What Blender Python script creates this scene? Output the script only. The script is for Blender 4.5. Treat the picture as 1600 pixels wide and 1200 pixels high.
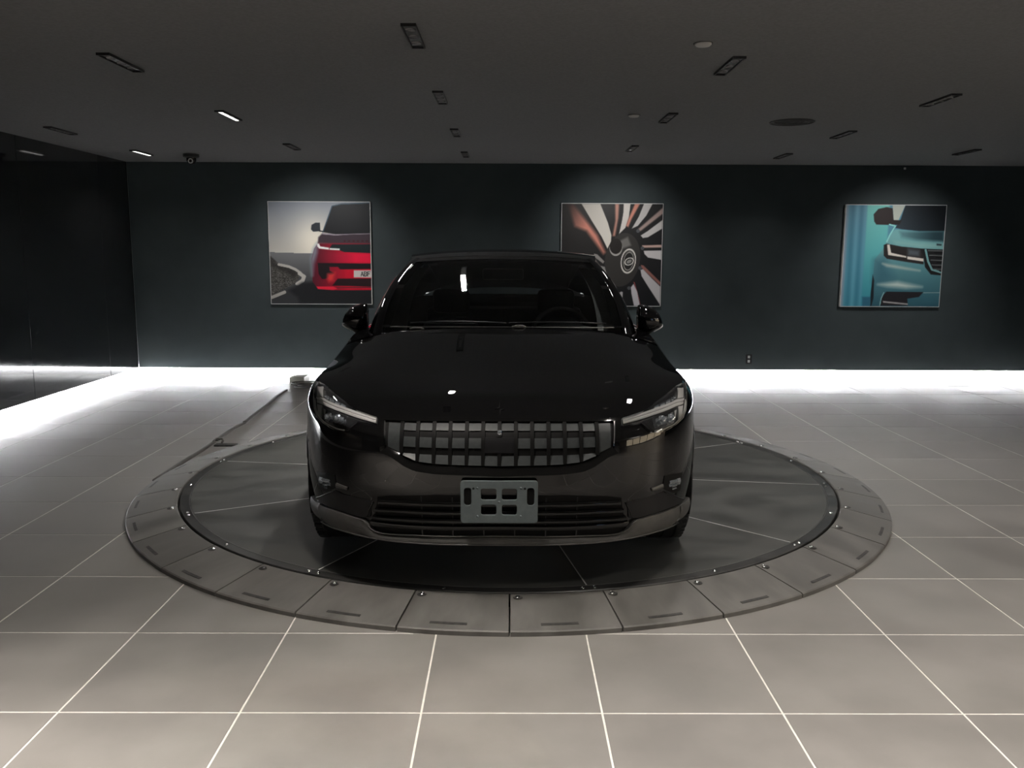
import bpy, bmesh, math, random
import numpy as np
from mathutils import Vector, Matrix
from mathutils.bvhtree import BVHTree

random.seed(7)
scene = bpy.context.scene
for o in list(bpy.data.objects):
    bpy.data.objects.remove(o, do_unlink=True)
COL = scene.collection
PI = math.pi

# ------------------------------------------------------------------ camera
cam_d = bpy.data.cameras.new('camera')
cam_d.sensor_fit = 'HORIZONTAL'
cam_d.sensor_width = 36.0
cam_d.lens = 1338.9 / 1600.0 * 36.0
cam_d.clip_start = 0.05
cam_d.clip_end = 100
cam = bpy.data.objects.new('camera', cam_d)
COL.objects.link(cam)
_p, _y, _r = 0.15115, 0.0046972, 0.0045058
fwd = Vector((math.sin(_y)*math.cos(_p), math.cos(_y)*math.cos(_p), -math.sin(_p)))
rgt = Vector((math.cos(_y), -math.sin(_y), 0))
upv = rgt.cross(fwd)
cx = math.cos(_r)*rgt + math.sin(_r)*upv
cu = -math.sin(_r)*rgt + math.cos(_r)*upv
mat = Matrix((cx, cu, -fwd)).transposed().to_4x4()
mat.translation = Vector((0, 0, 1.505))
cam.matrix_world = mat
scene.camera = cam

# ------------------------------------------------------------------ world, exposure
world = bpy.data.worlds.new('world')
scene.world = world
world.use_nodes = True
bg = world.node_tree.nodes.get('Background') or world.node_tree.nodes.new('ShaderNodeBackground')
bg.inputs['Color'].default_value = (0.55, 0.72, 1.0, 1)
bg.inputs['Strength'].default_value = 1.6
vs = scene.view_settings
vs.view_transform = 'Standard'
vs.look = 'None'
vs.exposure = 0.0
vs.gamma = 1.0
vs.use_curve_mapping = False
try:
    scene.cycles.use_denoising = True
    scene.cycles.max_bounces = 8
    scene.cycles.sample_clamp_indirect = 6.0
    scene.cycles.blur_glossy = 0.5
except Exception:
    pass

WARM = (1.0, 0.925, 0.845)
NEUT = (1.0, 0.965, 0.92)
LED = (0.96, 0.97, 1.0)

def area_light(name, loc, sx, sy, power, color, rot=(0, 0, 0), spread=None):
    l = bpy.data.lights.new(name, 'AREA')
    l.shape = 'RECTANGLE'
    l.size = sx
    l.size_y = sy
    l.energy = power
    l.color = color
    if spread:
        l.spread = math.radians(spread)
    o = bpy.data.objects.new(name, l)
    o.location = loc
    o.rotation_euler = rot
    COL.objects.link(o)
    return o

def spot_light(name, loc, target, power, angle, blend, color, radius=0.03):
    l = bpy.data.lights.new(name, 'SPOT')
    l.energy = power
    l.spot_size = math.radians(angle)
    l.spot_blend = blend
    l.color = color
    l.shadow_soft_size = radius
    o = bpy.data.objects.new(name, l)
    o.location = loc
    d = Vector(target) - Vector(loc)
    o.rotation_euler = d.to_track_quat('-Z', 'Y').to_euler()
    COL.objects.link(o)
    return o

CEIL = 2.56
WALL_Y = 10.45
WALL_X = -4.53
RIGHT_X = 7.2
BACK_Y = -6.0
LOUNGE_X = 10.8
OPEN_Y = 4.3          # the right wall stops here; towards the entrance the room opens to a lounge

# the sun comes over the roof and lights the pale house wall across the lane outside the lounge windows
sun_d = bpy.data.lights.new('sun', 'SUN')
sun_d.energy = 26.0
sun_d.color = (1.0, 0.93, 0.82)
sun_d.angle = math.radians(0.6)
sun = bpy.data.objects.new('sun', sun_d)
sun.rotation_euler = Vector((0.72, 0.12, -0.68)).to_track_quat('-Z', 'Y').to_euler()
COL.objects.link(sun)
# lounge ceiling panels
area_light('lounge_light', (9.0, 2.6, CEIL-0.06), 1.4, 1.4, 120, WARM)
area_light('lounge_light', (9.0, -0.6, CEIL-0.06), 1.4, 1.4, 40, WARM)

# ------------------------------------------------------------------ helpers
def new_obj(name, me, parent=None):
    o = bpy.data.objects.new(name, me)
    COL.objects.link(o)
    if parent is not None:
        o.parent = parent
    return o

def mesh(name, verts, faces, m=None, parent=None, smooth=False, loc=None):
    me = bpy.data.meshes.new(name)
    me.from_pydata([tuple(v) for v in verts], [], [tuple(f) for f in faces])
    me.update()
    if smooth:
        me.polygons.foreach_set('use_smooth', [True]*len(me.polygons))
    if m is not None:
        me.materials.append(m)
    o = new_obj(name, me, parent)
    if loc is not None:
        o.location = loc
    return o

def empty(name, loc, rz=0):
    o = bpy.data.objects.new(name, None)
    o.empty_display_size = 0.1
    o.location = loc
    o.rotation_euler = (0, 0, rz)
    COL.objects.link(o)
    return o

def tag(o, label=None, cat=None, group=None, kind=None):
    if label: o['label'] = label
    if cat: o['category'] = cat
    if group: o['group'] = group
    if kind: o['kind'] = kind
    return o

class MB:
    """collects shapes into one mesh"""
    def __init__(self):
        self.v = []; self.f = []
    def add(self, vs_, fs_):
        n = len(self.v)
        self.v += [tuple(p) for p in vs_]
        self.f += [tuple(i+n for i in f) for f in fs_]
        return self
    def box(self, x0, x1, y0, y1, z0, z1, b=0.0):
        if b <= 0:
            vs_ = [(x, y, z) for z in (z0, z1) for y in (y0, y1) for x in (x0, x1)]
            fs_ = [(0, 2, 3, 1), (4, 5, 7, 6), (0, 1, 5, 4), (2, 6, 7, 3), (0, 4, 6, 2), (1, 3, 7, 5)]
            return self.add(vs_, fs_)
        bm = bmesh.new()
        bmesh.ops.create_cube(bm, size=1.0)
        for v in bm.verts:
            v.co = Vector(((x0+x1)/2+v.co.x*(x1-x0), (y0+y1)/2+v.co.y*(y1-y0), (z0+z1)/2+v.co.z*(z1-z0)))
        bmesh.ops.bevel(bm, geom=bm.edges[:], offset=b, segments=2, affect='EDGES', profile=0.5)
        bm.verts.index_update()
        self.add([v.co.copy() for v in bm.verts], [[v.index for v in f.verts] for f in bm.faces])
        bm.free()
        return self
    def grid(self, P, close_u=False, close_v=False, flip=False):
        nu, nv = len(P), len(P[0])
        vs_ = [p for row in P for p in row]
        fs_ = []
        for i in range(nu if close_u else nu-1):
            for j in range(nv if close_v else nv-1):
                a = i*nv+j; b = ((i+1) % nu)*nv+j
                c = ((i+1) % nu)*nv+(j+1) % nv; d = i*nv+(j+1) % nv
                fs_.append((a, d, c, b) if flip else (a, b, c, d))
        return self.add(vs_, fs_)
    def tube(self, pts, r, n=8, cap=True):
        pts = [Vector(p) for p in pts]
        rr = r if isinstance(r, (list, tuple)) else [r]*len(pts)
        rows = []
        up = Vector((0, 0, 1))
        for i, p in enumerate(pts):
            t = (pts[min(i+1, len(pts)-1)] - pts[max(i-1, 0)]).normalized()
            ref = up if abs(t.dot(up)) < 0.95 else Vector((1, 0, 0))
            a = t.cross(ref).normalized(); b = a.cross(t).normalized()
            rows.append([p + a*math.cos(k*2*PI/n)*rr[i] + b*math.sin(k*2*PI/n)*rr[i] for k in range(n)])
        n0 = len(self.v)
        self.grid(rows, close_v=True)
        if cap:
            self.f.append(tuple(n0+k for k in range(n)))
            self.f.append(tuple(n0+(len(pts)-1)*n+n-1-k for k in range(n)))
        return self
    def lathe(self, prof, n=32, axis='z', c=(0, 0, 0), cap=False):
        rows = []
        for k in range(n):
            a = 2*PI*k/n
            row = []
            for r, h in prof:
                if axis == 'z': row.append((c[0]+r*math.cos(a), c[1]+r*math.sin(a), c[2]+h))
                elif axis == 'x': row.append((c[0]+h, c[1]+r*math.cos(a), c[2]+r*math.sin(a)))
                else: row.append((c[0]+r*math.cos(a), c[1]+h, c[2]+r*math.sin(a)))
            rows.append(row)
        return self.grid(rows, close_u=True)
    def build(self, name, m=None, parent=None, smooth=False, fix=True, auto=None):
        o = mesh(name, self.v, self.f, m, parent, smooth)
        if fix:
            bm = bmesh.new(); bm.from_mesh(o.data)
            bmesh.ops.remove_doubles(bm, verts=bm.verts[:], dist=1e-5)
            bmesh.ops.recalc_face_normals(bm, faces=bm.faces[:])
            bm.to_mesh(o.data); bm.free()
        if auto is not None:
            set_sharp(o, auto)
        return o

def set_sharp(o, deg):
    me = o.data
    me.polygons.foreach_set('use_smooth', [True]*len(me.polygons))
    bm = bmesh.new(); bm.from_mesh(me)
    th = math.radians(deg)
    for e in bm.edges:
        e.smooth = not (len(e.link_faces) == 2 and e.calc_face_angle(0) > th)
    bm.to_mesh(me); bm.free()

def copy_tree(o, parent=None):
    c = o.copy()
    COL.objects.link(c)
    c.parent = parent
    for ch in list(o.children):
        copy_tree(ch, c)
    return c

def pchip(xs, ys):
    xs = np.array(xs, float); ys = np.array(ys, float)
    h = np.diff(xs); d = np.diff(ys)/h
    m = np.zeros(len(xs))
    m[0], m[-1] = d[0], d[-1]
    for i in range(1, len(xs)-1):
        if d[i-1]*d[i] > 0:
            w1, w2 = 2*h[i]+h[i-1], h[i]+2*h[i-1]
            m[i] = (w1+w2)/(w1/d[i-1]+w2/d[i])
    def f(x):
        x = min(max(x, xs[0]), xs[-1])
        i = min(int(np.searchsorted(xs, x, 'right'))-1, len(xs)-2)
        t = (x-xs[i])/h[i]
        return float((2*t**3-3*t*t+1)*ys[i]+(t**3-2*t*t+t)*h[i]*m[i]+(-2*t**3+3*t*t)*ys[i+1]+(t**3-t*t)*h[i]*m[i+1])
    return f

# ------------------------------------------------------------------ materials
def mat_pbr(name, col, rough=0.5, metal=0.0, spec=0.5, coat=0.0, coat_rough=0.03, emit=None, emit_s=0.0, alpha=1.0, trans=0.0, ior=1.45):
    m = bpy.data.materials.new(name)
    m.use_nodes = True
    b = m.node_tree.nodes['Principled BSDF']
    b.inputs['Base Color'].default_value = (*col, 1)
    b.inputs['Roughness'].default_value = rough
    b.inputs['Metallic'].default_value = metal
    b.inputs['Specular IOR Level'].default_value = spec
    b.inputs['Coat Weight'].default_value = coat
    b.inputs['Coat Roughness'].default_value = coat_rough
    b.inputs['Transmission Weight'].default_value = trans
    b.inputs['IOR'].default_value = ior
    if emit:
        b.inputs['Emission Color'].default_value = (*emit, 1)
        b.inputs['Emission Strength'].default_value = emit_s
    return m

def noise_col(m, c1, c2, scale=4.0, detail=6.0, rough_rng=None, coord='Object', stretch=(1, 1, 1), bump=0.0, bump_scale=80.0, lo=0.35, hi=0.65, per_object=0.0, rand_off=False):
    nt = m.node_tree
    b = nt.nodes['Principled BSDF']
    tc = nt.nodes.new('ShaderNodeTexCoord')
    mp = nt.nodes.new('ShaderNodeMapping')
    mp.inputs['Scale'].default_value = stretch
    if coord == 'World':
        g = nt.nodes.new('ShaderNodeNewGeometry')
        nt.links.new(g.outputs['Position'], mp.inputs['Vector'])
    else:
        nt.links.new(tc.outputs[coord], mp.inputs['Vector'])
    if rand_off:
        oi0 = nt.nodes.new('ShaderNodeObjectInfo')
        mm = nt.nodes.new('ShaderNodeMath'); mm.operation = 'MULTIPLY'; mm.inputs[1].default_value = 60.0
        nt.links.new(oi0.outputs['Random'], mm.inputs[0])
        nt.links.new(mm.outputs[0], mp.inputs['Location'])
    n = nt.nodes.new('ShaderNodeTexNoise')
    n.inputs['Scale'].default_value = scale
    n.inputs['Detail'].default_value = detail
    nt.links.new(mp.outputs['Vector'], n.inputs['Vector'])
    r = nt.nodes.new('ShaderNodeMapRange')
    r.inputs['From Min'].default_value = lo
    r.inputs['From Max'].default_value = hi
    nt.links.new(n.outputs['Fac'], r.inputs['Value'])
    mx = nt.nodes.new('ShaderNodeMix'); mx.data_type = 'RGBA'
    mx.inputs['A'].default_value = (*c1, 1)
    mx.inputs['B'].default_value = (*c2, 1)
    nt.links.new(r.outputs['Result'], mx.inputs['Factor'])
    out = mx.outputs['Result']
    if per_object:
        oi = nt.nodes.new('ShaderNodeObjectInfo')
        mr = nt.nodes.new('ShaderNodeMapRange')
        mr.inputs['To Min'].default_value = 1-per_object
        mr.inputs['To Max'].default_value = 1+per_object
        nt.links.new(oi.outputs['Random'], mr.inputs['Value'])
        hs = nt.nodes.new('ShaderNodeHueSaturation')
        nt.links.new(mr.outputs['Result'], hs.inputs['Value'])
        nt.links.new(out, hs.inputs['Color'])
        out = hs.outputs['Color']
    nt.links.new(out, b.inputs['Base Color'])
    if rough_rng:
        r2 = nt.nodes.new('ShaderNodeMapRange')
        r2.inputs['From Min'].default_value = 0.3
        r2.inputs['From Max'].default_value = 0.7
        r2.inputs['To Min'].default_value = rough_rng[0]
        r2.inputs['To Max'].default_value = rough_rng[1]
        nt.links.new(n.outputs['Fac'], r2.inputs['Value'])
        nt.links.new(r2.outputs['Result'], b.inputs['Roughness'])
    if bump:
        n2 = nt.nodes.new('ShaderNodeTexNoise')
        n2.inputs['Scale'].default_value = bump_scale
        n2.inputs['Detail'].default_value = 3
        nt.links.new(mp.outputs['Vector'], n2.inputs['Vector'])
        bp = nt.nodes.new('ShaderNodeBump')
        bp.inputs['Strength'].default_value = bump
        bp.inputs['Distance'].default_value = 0.002
        nt.links.new(n2.outputs['Fac'], bp.inputs['Height'])
        nt.links.new(bp.outputs['Normal'], b.inputs['Normal'])
    return m

M = {}
M['tile'] = noise_col(mat_pbr('porcelain_tile', (0.2, 0.19, 0.18), 0.42, spec=0.45),
                      (0.178, 0.169, 0.160), (0.225, 0.214, 0.203), 2.6, 8, (0.36, 0.5), 'World', bump=0.02, bump_scale=140, per_object=0.05)
M['grout'] = noise_col(mat_pbr('grout', (0.5, 0.48, 0.45), 0.85), (0.60, 0.58, 0.545), (0.70, 0.68, 0.64), 30, 3, None, 'World')
M['ceiling'] = noise_col(mat_pbr('ceiling_paint', (0.1, 0.1, 0.1), 0.9, spec=0.1), (0.18, 0.183, 0.188), (0.205, 0.208, 0.213), 60, 4, None, 'World')
M['wall'] = noise_col(mat_pbr('charcoal_wall_paint', (0.03, 0.04, 0.043), 0.7, spec=0.25), (0.044, 0.057, 0.060), (0.052, 0.066, 0.069), 3, 4, None, 'World')
M['panel'] = noise_col(mat_pbr('gloss_black_panel', (0.008, 0.009, 0.01), 0.06, spec=0.6), (0.018, 0.0195, 0.021), (0.022, 0.0235, 0.025), 5, 3, None, 'World')
M['recess'] = mat_pbr('recess_white', (0.7, 0.7, 0.7), 0.7)
M['led'] = mat_pbr('led_strip_light', (1, 1, 1), 0.5, emit=LED, emit_s=230.0)
M['beige'] = noise_col(mat_pbr('lounge_paint', (0.6, 0.5, 0.4), 0.8), (0.6, 0.5, 0.4), (0.64, 0.54, 0.44), 2, 3, None, 'World')
M['facade'] = noise_col(mat_pbr('sunlit_render', (0.62, 0.5, 0.36), 0.9), (0.6, 0.48, 0.34), (0.66, 0.54, 0.4), 1.5, 4, None, 'World')
M['pavement'] = noise_col(mat_pbr('pavement', (0.3, 0.29, 0.27), 0.9), (0.28, 0.27, 0.25), (0.33, 0.32, 0.3), 2, 4, None, 'World')
M['white_ceiling'] = noise_col(mat_pbr('lounge_ceiling_paint', (0.6, 0.58, 0.55), 0.9), (0.58, 0.56, 0.53), (0.62, 0.6, 0.57), 3, 3, None, 'World')
M['frame_dark'] = mat_pbr('window_frame_metal', (0.03, 0.03, 0.03), 0.4, metal=0.6)
M['deck'] = noise_col(mat_pbr('deck_plate', (0.05, 0.05, 0.05), 0.5, spec=0.4), (0.046, 0.047, 0.044), (0.084, 0.085, 0.080), 3.5, 9, (0.38, 0.62), 'World', (1, 1.6, 1), bump=0.06, bump_scale=90, per_object=0.06)
M['ramp'] = noise_col(mat_pbr('ramp_rubber', (0.09, 0.088, 0.083), 0.55, spec=0.4), (0.085, 0.082, 0.076), (0.155, 0.150, 0.141), 3.0, 10, (0.42, 0.66), 'Object', (1.2, 3.0, 1), bump=0.06, bump_scale=70, lo=0.3, hi=0.7, per_object=0.1, rand_off=True)
M['scuff'] = noise_col(mat_pbr('scuff_black', (0.02, 0.02, 0.02), 0.6), (0.02, 0.02, 0.02), (0.045, 0.043, 0.04), 40, 5, None, 'World')
M['rim_metal'] = noise_col(mat_pbr('deck_rim_metal', (0.05, 0.05, 0.05), 0.35, metal=0.3), (0.03, 0.03, 0.03), (0.07, 0.07, 0.068), 8, 6, (0.28, 0.5), 'World')
M['alu'] = noise_col(mat_pbr('aluminium', (0.6, 0.6, 0.58), 0.4, metal=0.1), (0.62, 0.62, 0.60), (0.78, 0.78, 0.76), 12, 4, (0.3, 0.45), 'World')
M['edge'] = mat_pbr('edge_steel', (0.16, 0.16, 0.155), 0.35, metal=0.4)
M['bolt'] = mat_pbr('bolt_steel', (0.8, 0.8, 0.78), 0.25, metal=1.0)
M['black'] = mat_pbr('matt_black', (0.004, 0.004, 0.004), 0.6, spec=0.15)
M['paint'] = mat_pbr('black_car_paint', (0.003, 0.003, 0.0033), 0.5, spec=0.0, coat=1.0, coat_rough=0.02)
M['paint'].node_tree.nodes['Principled BSDF'].inputs['Coat IOR'].default_value = 1.5
M['gloss'] = mat_pbr('gloss_black_plastic', (0.004, 0.004, 0.004), 0.06, spec=0.5)
M['emblem'] = mat_pbr('emblem_metal', (0.25, 0.25, 0.25), 0.2, metal=0.9)
M['trim'] = noise_col(mat_pbr('grey_cladding', (0.05, 0.05, 0.048), 0.4, spec=0.45), (0.052, 0.051, 0.049), (0.062, 0.061, 0.058), 30, 3, None, 'Object')
M['highlight_grey'] = mat_pbr('highlight_grey', (0.22, 0.22, 0.21), 0.35)  # pale grey stands in for light caught by wiper arms and glass foot
M['satin'] = mat_pbr('satin_black', (0.008, 0.008, 0.009), 0.4, spec=0.3)
M['cell'] = noise_col(mat_pbr('grille_cell_grey', (0.1, 0.105, 0.11), 0.45), (0.022, 0.026, 0.027), (0.029, 0.033, 0.034), 50, 2, None, 'Object')
M['bracket'] = noise_col(mat_pbr('bracket_plastic', (0.13, 0.15, 0.155), 0.55), (0.078, 0.096, 0.100), (0.09, 0.11, 0.114), 60, 3, None, 'Object')
M['drl'] = mat_pbr('light_guide', (0.55, 0.54, 0.52), 0.18, spec=0.6, coat=1.0)
M['chrome'] = mat_pbr('chrome', (0.75, 0.76, 0.78), 0.12, metal=1.0)
M['lamp_in'] = mat_pbr('lamp_interior', (0.02, 0.02, 0.022), 0.25, spec=0.6, coat=1.0)
M['lens'] = mat_pbr('lamp_lens', (0.9, 0.9, 0.92), 0.03, trans=1.0, ior=1.3)
M['crystal'] = mat_pbr('lamp_crystal', (0.6, 0.65, 0.7), 0.1, metal=0.8, coat=1.0)
M['tyre'] = noise_col(mat_pbr('tyre_rubber', (0.02, 0.02, 0.02), 0.75, spec=0.3), (0.02, 0.022, 0.023), (0.03, 0.032, 0.033), 30, 4, None, 'Object')
M['wheel'] = mat_pbr('wheel_alloy', (0.2, 0.2, 0.2), 0.3, metal=0.9)
M['seat'] = noise_col(mat_pbr('seat_fabric', (0.03, 0.03, 0.03), 0.85), (0.03, 0.03, 0.032), (0.045, 0.045, 0.047), 60, 3, None, 'Object')
M['headliner'] = noise_col(mat_pbr('pillar_fabric', (0.3, 0.3, 0.29), 0.9), (0.28, 0.28, 0.27), (0.33, 0.33, 0.32), 80, 2, None, 'Object')
M['cord'] = mat_pbr('cable_sheath', (0.06, 0.055, 0.05), 0.5)
M['raceway'] = noise_col(mat_pbr('cable_cover', (0.12, 0.115, 0.105), 0.5), (0.045, 0.042, 0.038), (0.075, 0.07, 0.064), 20, 4, None, 'World')
M['offwhite'] = noise_col(mat_pbr('offwhite_enamel', (0.42, 0.42, 0.38), 0.5), (0.26, 0.26, 0.225), (0.31, 0.31, 0.27), 15, 3, None, 'World')
M['fixture'] = mat_pbr('fixture_black', (0.012, 0.012, 0.012), 0.5)
M['fixture_in'] = mat_pbr('fixture_baffle', (0.03, 0.03, 0.03), 0.45)
M['lamp_lit'] = mat_pbr('lamp_lens_lit', (1, 1, 1), 0.4, emit=(1, 0.98, 0.95), emit_s=2.2)
M['lamp_off'] = mat_pbr('lamp_lens_off', (0.25, 0.25, 0.25), 0.15, metal=0.5)
M['grey_disc'] = mat_pbr('detector_plastic', (0.5, 0.5, 0.49), 0.6)
M['vent'] = mat_pbr('vent_grey', (0.035, 0.035, 0.035), 0.7)
M['poster_edge'] = mat_pbr('poster_edge_white', (0.75, 0.75, 0.73), 0.4)

def glass_mat(name, tint, refl=1.0, ior=1.5):
    """thin tinted glazing: see-through tinted by its own colour, with a mirror sheen"""
    m = bpy.data.materials.new(name); m.use_nodes = True
    nt = m.node_tree
    for n in list(nt.nodes): nt.nodes.remove(n)
    out = nt.nodes.new('ShaderNodeOutputMaterial')
    tr = nt.nodes.new('ShaderNodeBsdfTransparent'); tr.inputs['Color'].default_value = (*tint, 1)
    gl = nt.nodes.new('ShaderNodeBsdfGlossy'); gl.inputs['Roughness'].default_value = 0.015
    gl.inputs['Color'].default_value = (refl, refl, refl, 1)
    fr = nt.nodes.new('ShaderNodeFresnel'); fr.inputs['IOR'].default_value = ior
    mx = nt.nodes.new('ShaderNodeMixShader')
    nt.links.new(fr.outputs['Fac'], mx.inputs['Fac'])
    nt.links.new(tr.outputs['BSDF'], mx.inputs[1])
    nt.links.new(gl.outputs['BSDF'], mx.inputs[2])
    nt.links.new(mx.outputs['Shader'], out.inputs['Surface'])
    return m
M['glass'] = glass_mat('windscreen_glass', (0.38, 0.4, 0.4))
M['glass_dark'] = glass_mat('side_glass', (0.06, 0.06, 0.06))
M['lens'] = glass_mat('lamp_cover', (0.92, 0.93, 0.94), 1.0, 1.45)
M['pane'] = glass_mat('window_pane', (0.9, 0.93, 0.95))

def struct(name, mb, m, parent=None, label=None):
    o = mb.build(name, m, parent)
    if parent is None:
        o['kind'] = 'structure'
    if label:
        o['label'] = label
    return o

# ------------------------------------------------------------------ room shell
TX0, TY0, TS = -1.48334, 2.64266, 0.6
X_MIN, X_MAX = WALL_X-0.12, LOUNGE_X
Y_MIN, Y_MAX = BACK_Y, WALL_Y+0.12
floor = struct('floor', MB().box(X_MIN, X_MAX, Y_MIN, Y_MAX, -0.10, -0.0015), M['grout'], None,
               'beige square porcelain floor tiles with pale grout lines')
TT = (0.01, 5.55)     # turntable centre
def tile_mesh(x0, x1, y0, y1):
    b = MB().box(x0, x1, y0, y1, -0.010, 0.0)
    me = bpy.data.meshes.new('tile')
    bm = bmesh.new()
    vs_ = [bm.verts.new(v) for v in b.v]
    for f in b.f: bm.faces.new([vs_[i] for i in f])
    bmesh.ops.bevel(bm, geom=[e for e in bm.edges if all(v.co.z > -0.001 for v in e.verts)], offset=0.0012, segments=1, affect='EDGES')
    bmesh.ops.recalc_face_normals(bm, faces=bm.faces[:])
    bm.to_mesh(me); bm.free()
    me.materials.append(M['tile'])
    return me
G = 0.0034
full_tile = tile_mesh(-TS/2+G, TS/2-G, -TS/2+G, TS/2-G)
far = MB()
i0 = int(math.floor((X_MIN-TX0)/TS)); i1 = int(math.ceil((X_MAX-TX0)/TS))
j0 = int(math.floor((Y_MIN-TY0)/TS)); j1 = int(math.ceil((Y_MAX-TY0)/TS))
for i in range(i0, i1):
    for j in range(j0, j1):
        xa, xb = TX0+i*TS, TX0+(i+1)*TS
        ya, yb = TY0+j*TS, TY0+(j+1)*TS
        cxx, cyy = (xa+xb)/2, (ya+yb)/2
        corners = [(x-TT[0])**2+(y-TT[1])**2 for x in (xa, xb) for y in (ya, yb)]
        if max(corners) < 2.30**2:
            continue                      # wholly covered by the turntable
        xa2, xb2, ya2, yb2 = max(xa, X_MIN), min(xb, X_MAX), max(ya, Y_MIN), min(yb, Y_MAX)
        if xb2-xa2 < 0.03 or yb2-ya2 < 0.03:
            continue
        vis = yb > 1.9 and abs(cxx) < 0.62*yb+0.4 and cxx < 7.0
        if not vis:
            far.box(xa2+G, xb2-G, ya2+G, yb2-G, -0.010, 0.0)
            continue
        if xa2 == xa and xb2 == xb and ya2 == ya and yb2 == yb:
            o = new_obj('tile', full_tile, floor)
            o.location = (cxx, cyy, 0)
        else:
            o = new_obj('tile', tile_mesh(xa2+G-cxx, xb2-G-cxx, ya2+G-cyy, yb2-G-cyy), floor)
            o.location = (cxx, cyy, 0)
o = far.build('tile_field', M['tile'], floor, fix=False); o['kind'] = 'stuff'

struct('ceiling', MB().box(X_MIN, RIGHT_X+0.1, Y_MIN, Y_MAX, CEIL, CEIL+0.1), M['ceiling'], None, 'flat dark grey painted ceiling')
struct('ceiling_lounge', MB().box(RIGHT_X+0.1, LOUNGE_X, Y_MIN, Y_MAX, CEIL, CEIL+0.1), M['white_ceiling'])
WB = 0.098            # the walls float this far above the floor
wb = struct('wall_back', MB().box(WALL_X, RIGHT_X, WALL_Y, WALL_Y+0.08, WB, CEIL), M['wall'], None,
            'dark charcoal wall with a glowing light strip along its foot')
MB().box(WALL_X-0.12, RIGHT_X, WALL_Y+0.09, WALL_Y+0.12, 0, CEIL).build('recess', M['recess'], wb)
MB().box(WALL_X-0.08, RIGHT_X-0.05, WALL_Y+0.045, WALL_Y+0.07, WB-0.012, WB-0.002).build('light_strip', M['led'], wb)
wl = struct('wall_left', MB().box(WALL_X-0.06, WALL_X-0.012, BACK_Y, WALL_Y, WB, CEIL), M['black'], None,
            'glossy black panelled wall with a glowing light strip along its foot')
seams = [WALL_Y, 9.70, 8.12, 6.54, 4.96, 3.38, 1.80, 0.22, -1.36, -2.94, -4.52, BACK_Y]
for a, b in zip(seams[1:], seams[:-1]):
    MB().box(WALL_X-0.012, WALL_X, a+0.003, b-0.003, WB, CEIL, 0.0015).build('panel', M['panel'], wl)
MB().box(WALL_X-0.12, WALL_X-0.09, BACK_Y, WALL_Y+0.12, 0, CEIL).build('recess', M['recess'], wl)
MB().box(WALL_X-0.07, WALL_X-0.045, 6.0, WALL_Y+0.05, WB-0.012, WB-0.002).build('light_strip', M['led'], wl)
struct('wall_right', MB().box(RIGHT_X, RIGHT_X+0.15, OPEN_Y, Y_MAX, 0, CEIL), M['wall'])
struct('wall_lounge', MB().box(LOUNGE_X, LOUNGE_X+0.1, 3.7, Y_MAX, 0, CEIL).box(LOUNGE_X, LOUNGE_X+0.1, Y_MIN, -3.5, 0, CEIL)
       .box(LOUNGE_X, LOUNGE_X+0.1, -3.5, 3.7, 2.40, CEIL), M['beige'])
struct('wall_lounge_end', MB().box(RIGHT_X+0.15, LOUNGE_X, OPEN_Y, OPEN_Y+0.1, 0, CEIL), M['beige'])
struct('wall_front', MB().box(X_MIN, 7.2, BACK_Y-0.1, BACK_Y, 0, CEIL).box(9.9, LOUNGE_X, BACK_Y-0.1, BACK_Y, 0, CEIL).box(7.2, 9.9, BACK_Y-0.1, BACK_Y, 2.40, CEIL), M['wall'])
def window(name, along, fixed, a, b, n, z1):
    """glazed front with upright mullions; along 'y' stands in the lounge wall, along 'x' in the front wall"""
    fr_ = MB()
    def bx(u0, u1, d0, d1, z0, z1_):
        if along == 'y': return (fixed+d0, fixed+d1, u0, u1, z0, z1_)
        return (u0, u1, fixed+d0, fixed+d1, z0, z1_)
    w = (b-a)/n
    for k in range(n+1):
        c = min(max(a+k*w, a+0.04), b-0.04)
        fr_.box(*bx(c-0.04, c+0.04, 0.0, 0.09, 0, z1))
    fr_.box(*bx(a, b, 0.0, 0.09, 0, 0.10)).box(*bx(a, b, 0.0, 0.09, z1-0.08, z1))
    o = struct(name, fr_, M['frame_dark'])
    for k in range(n):
        MB().box(*bx(a+k*w+0.04, a+(k+1)*w-0.04, 0.04, 0.048, 0.10, z1-0.08)).build('pane', M['pane'], o)
    return o
window('window_1', 'y', LOUNGE_X, -3.5, 3.7, 5, 2.40)
window('window_2', 'x', BACK_Y-0.1, 7.2, 9.9, 2, 2.40)
struct('ground_outside', MB().box(-14, 30, -16, 26, -0.25, -0.12), M['pavement'])
struct('wall_outside', MB().box(16.0, 16.3, -7, 9, -0.12, 4.5), M['facade'])

# ------------------------------------------------------------------ turntable
tt = empty('turntable', (TT[0], TT[1], 0))
tag(tt, 'round car turntable with dark deck plates and a sloped segmented ramp ring', 'turntable')
DZ = 0.065
NSEG = 32
def ring_grid(prof, a0, a1, n):
    return [[(r*math.cos(a0+(a1-a0)*k/n), r*math.sin(a0+(a1-a0)*k/n), z) for r, z in prof] for k in range(n+1)]
def closed_wedge(mb, prof, a0, a1, n):
    P = ring_grid(prof, a0, a1, n)
    base = len(mb.v)
    mb.grid(P, close_v=True)
    m_ = len(prof)
    mb.f.append(tuple(base+k for k in range(m_)))
    mb.f.append(tuple(base+n*m_+m_-1-k for k in range(m_)))
    return mb
gap = 0.0035/2.2
da = 2*PI/NSEG
prof = [(2.337, 0.0), (2.337, 0.018), (2.331, 0.023), (2.085, 0.066), (2.066, 0.067), (2.060, 0.062), (2.060, 0.0)]
seg_me = closed_wedge(MB(), prof, gap, da-gap, 6).build('ramp_segment', M['ramp'], tt, auto=20)
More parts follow.
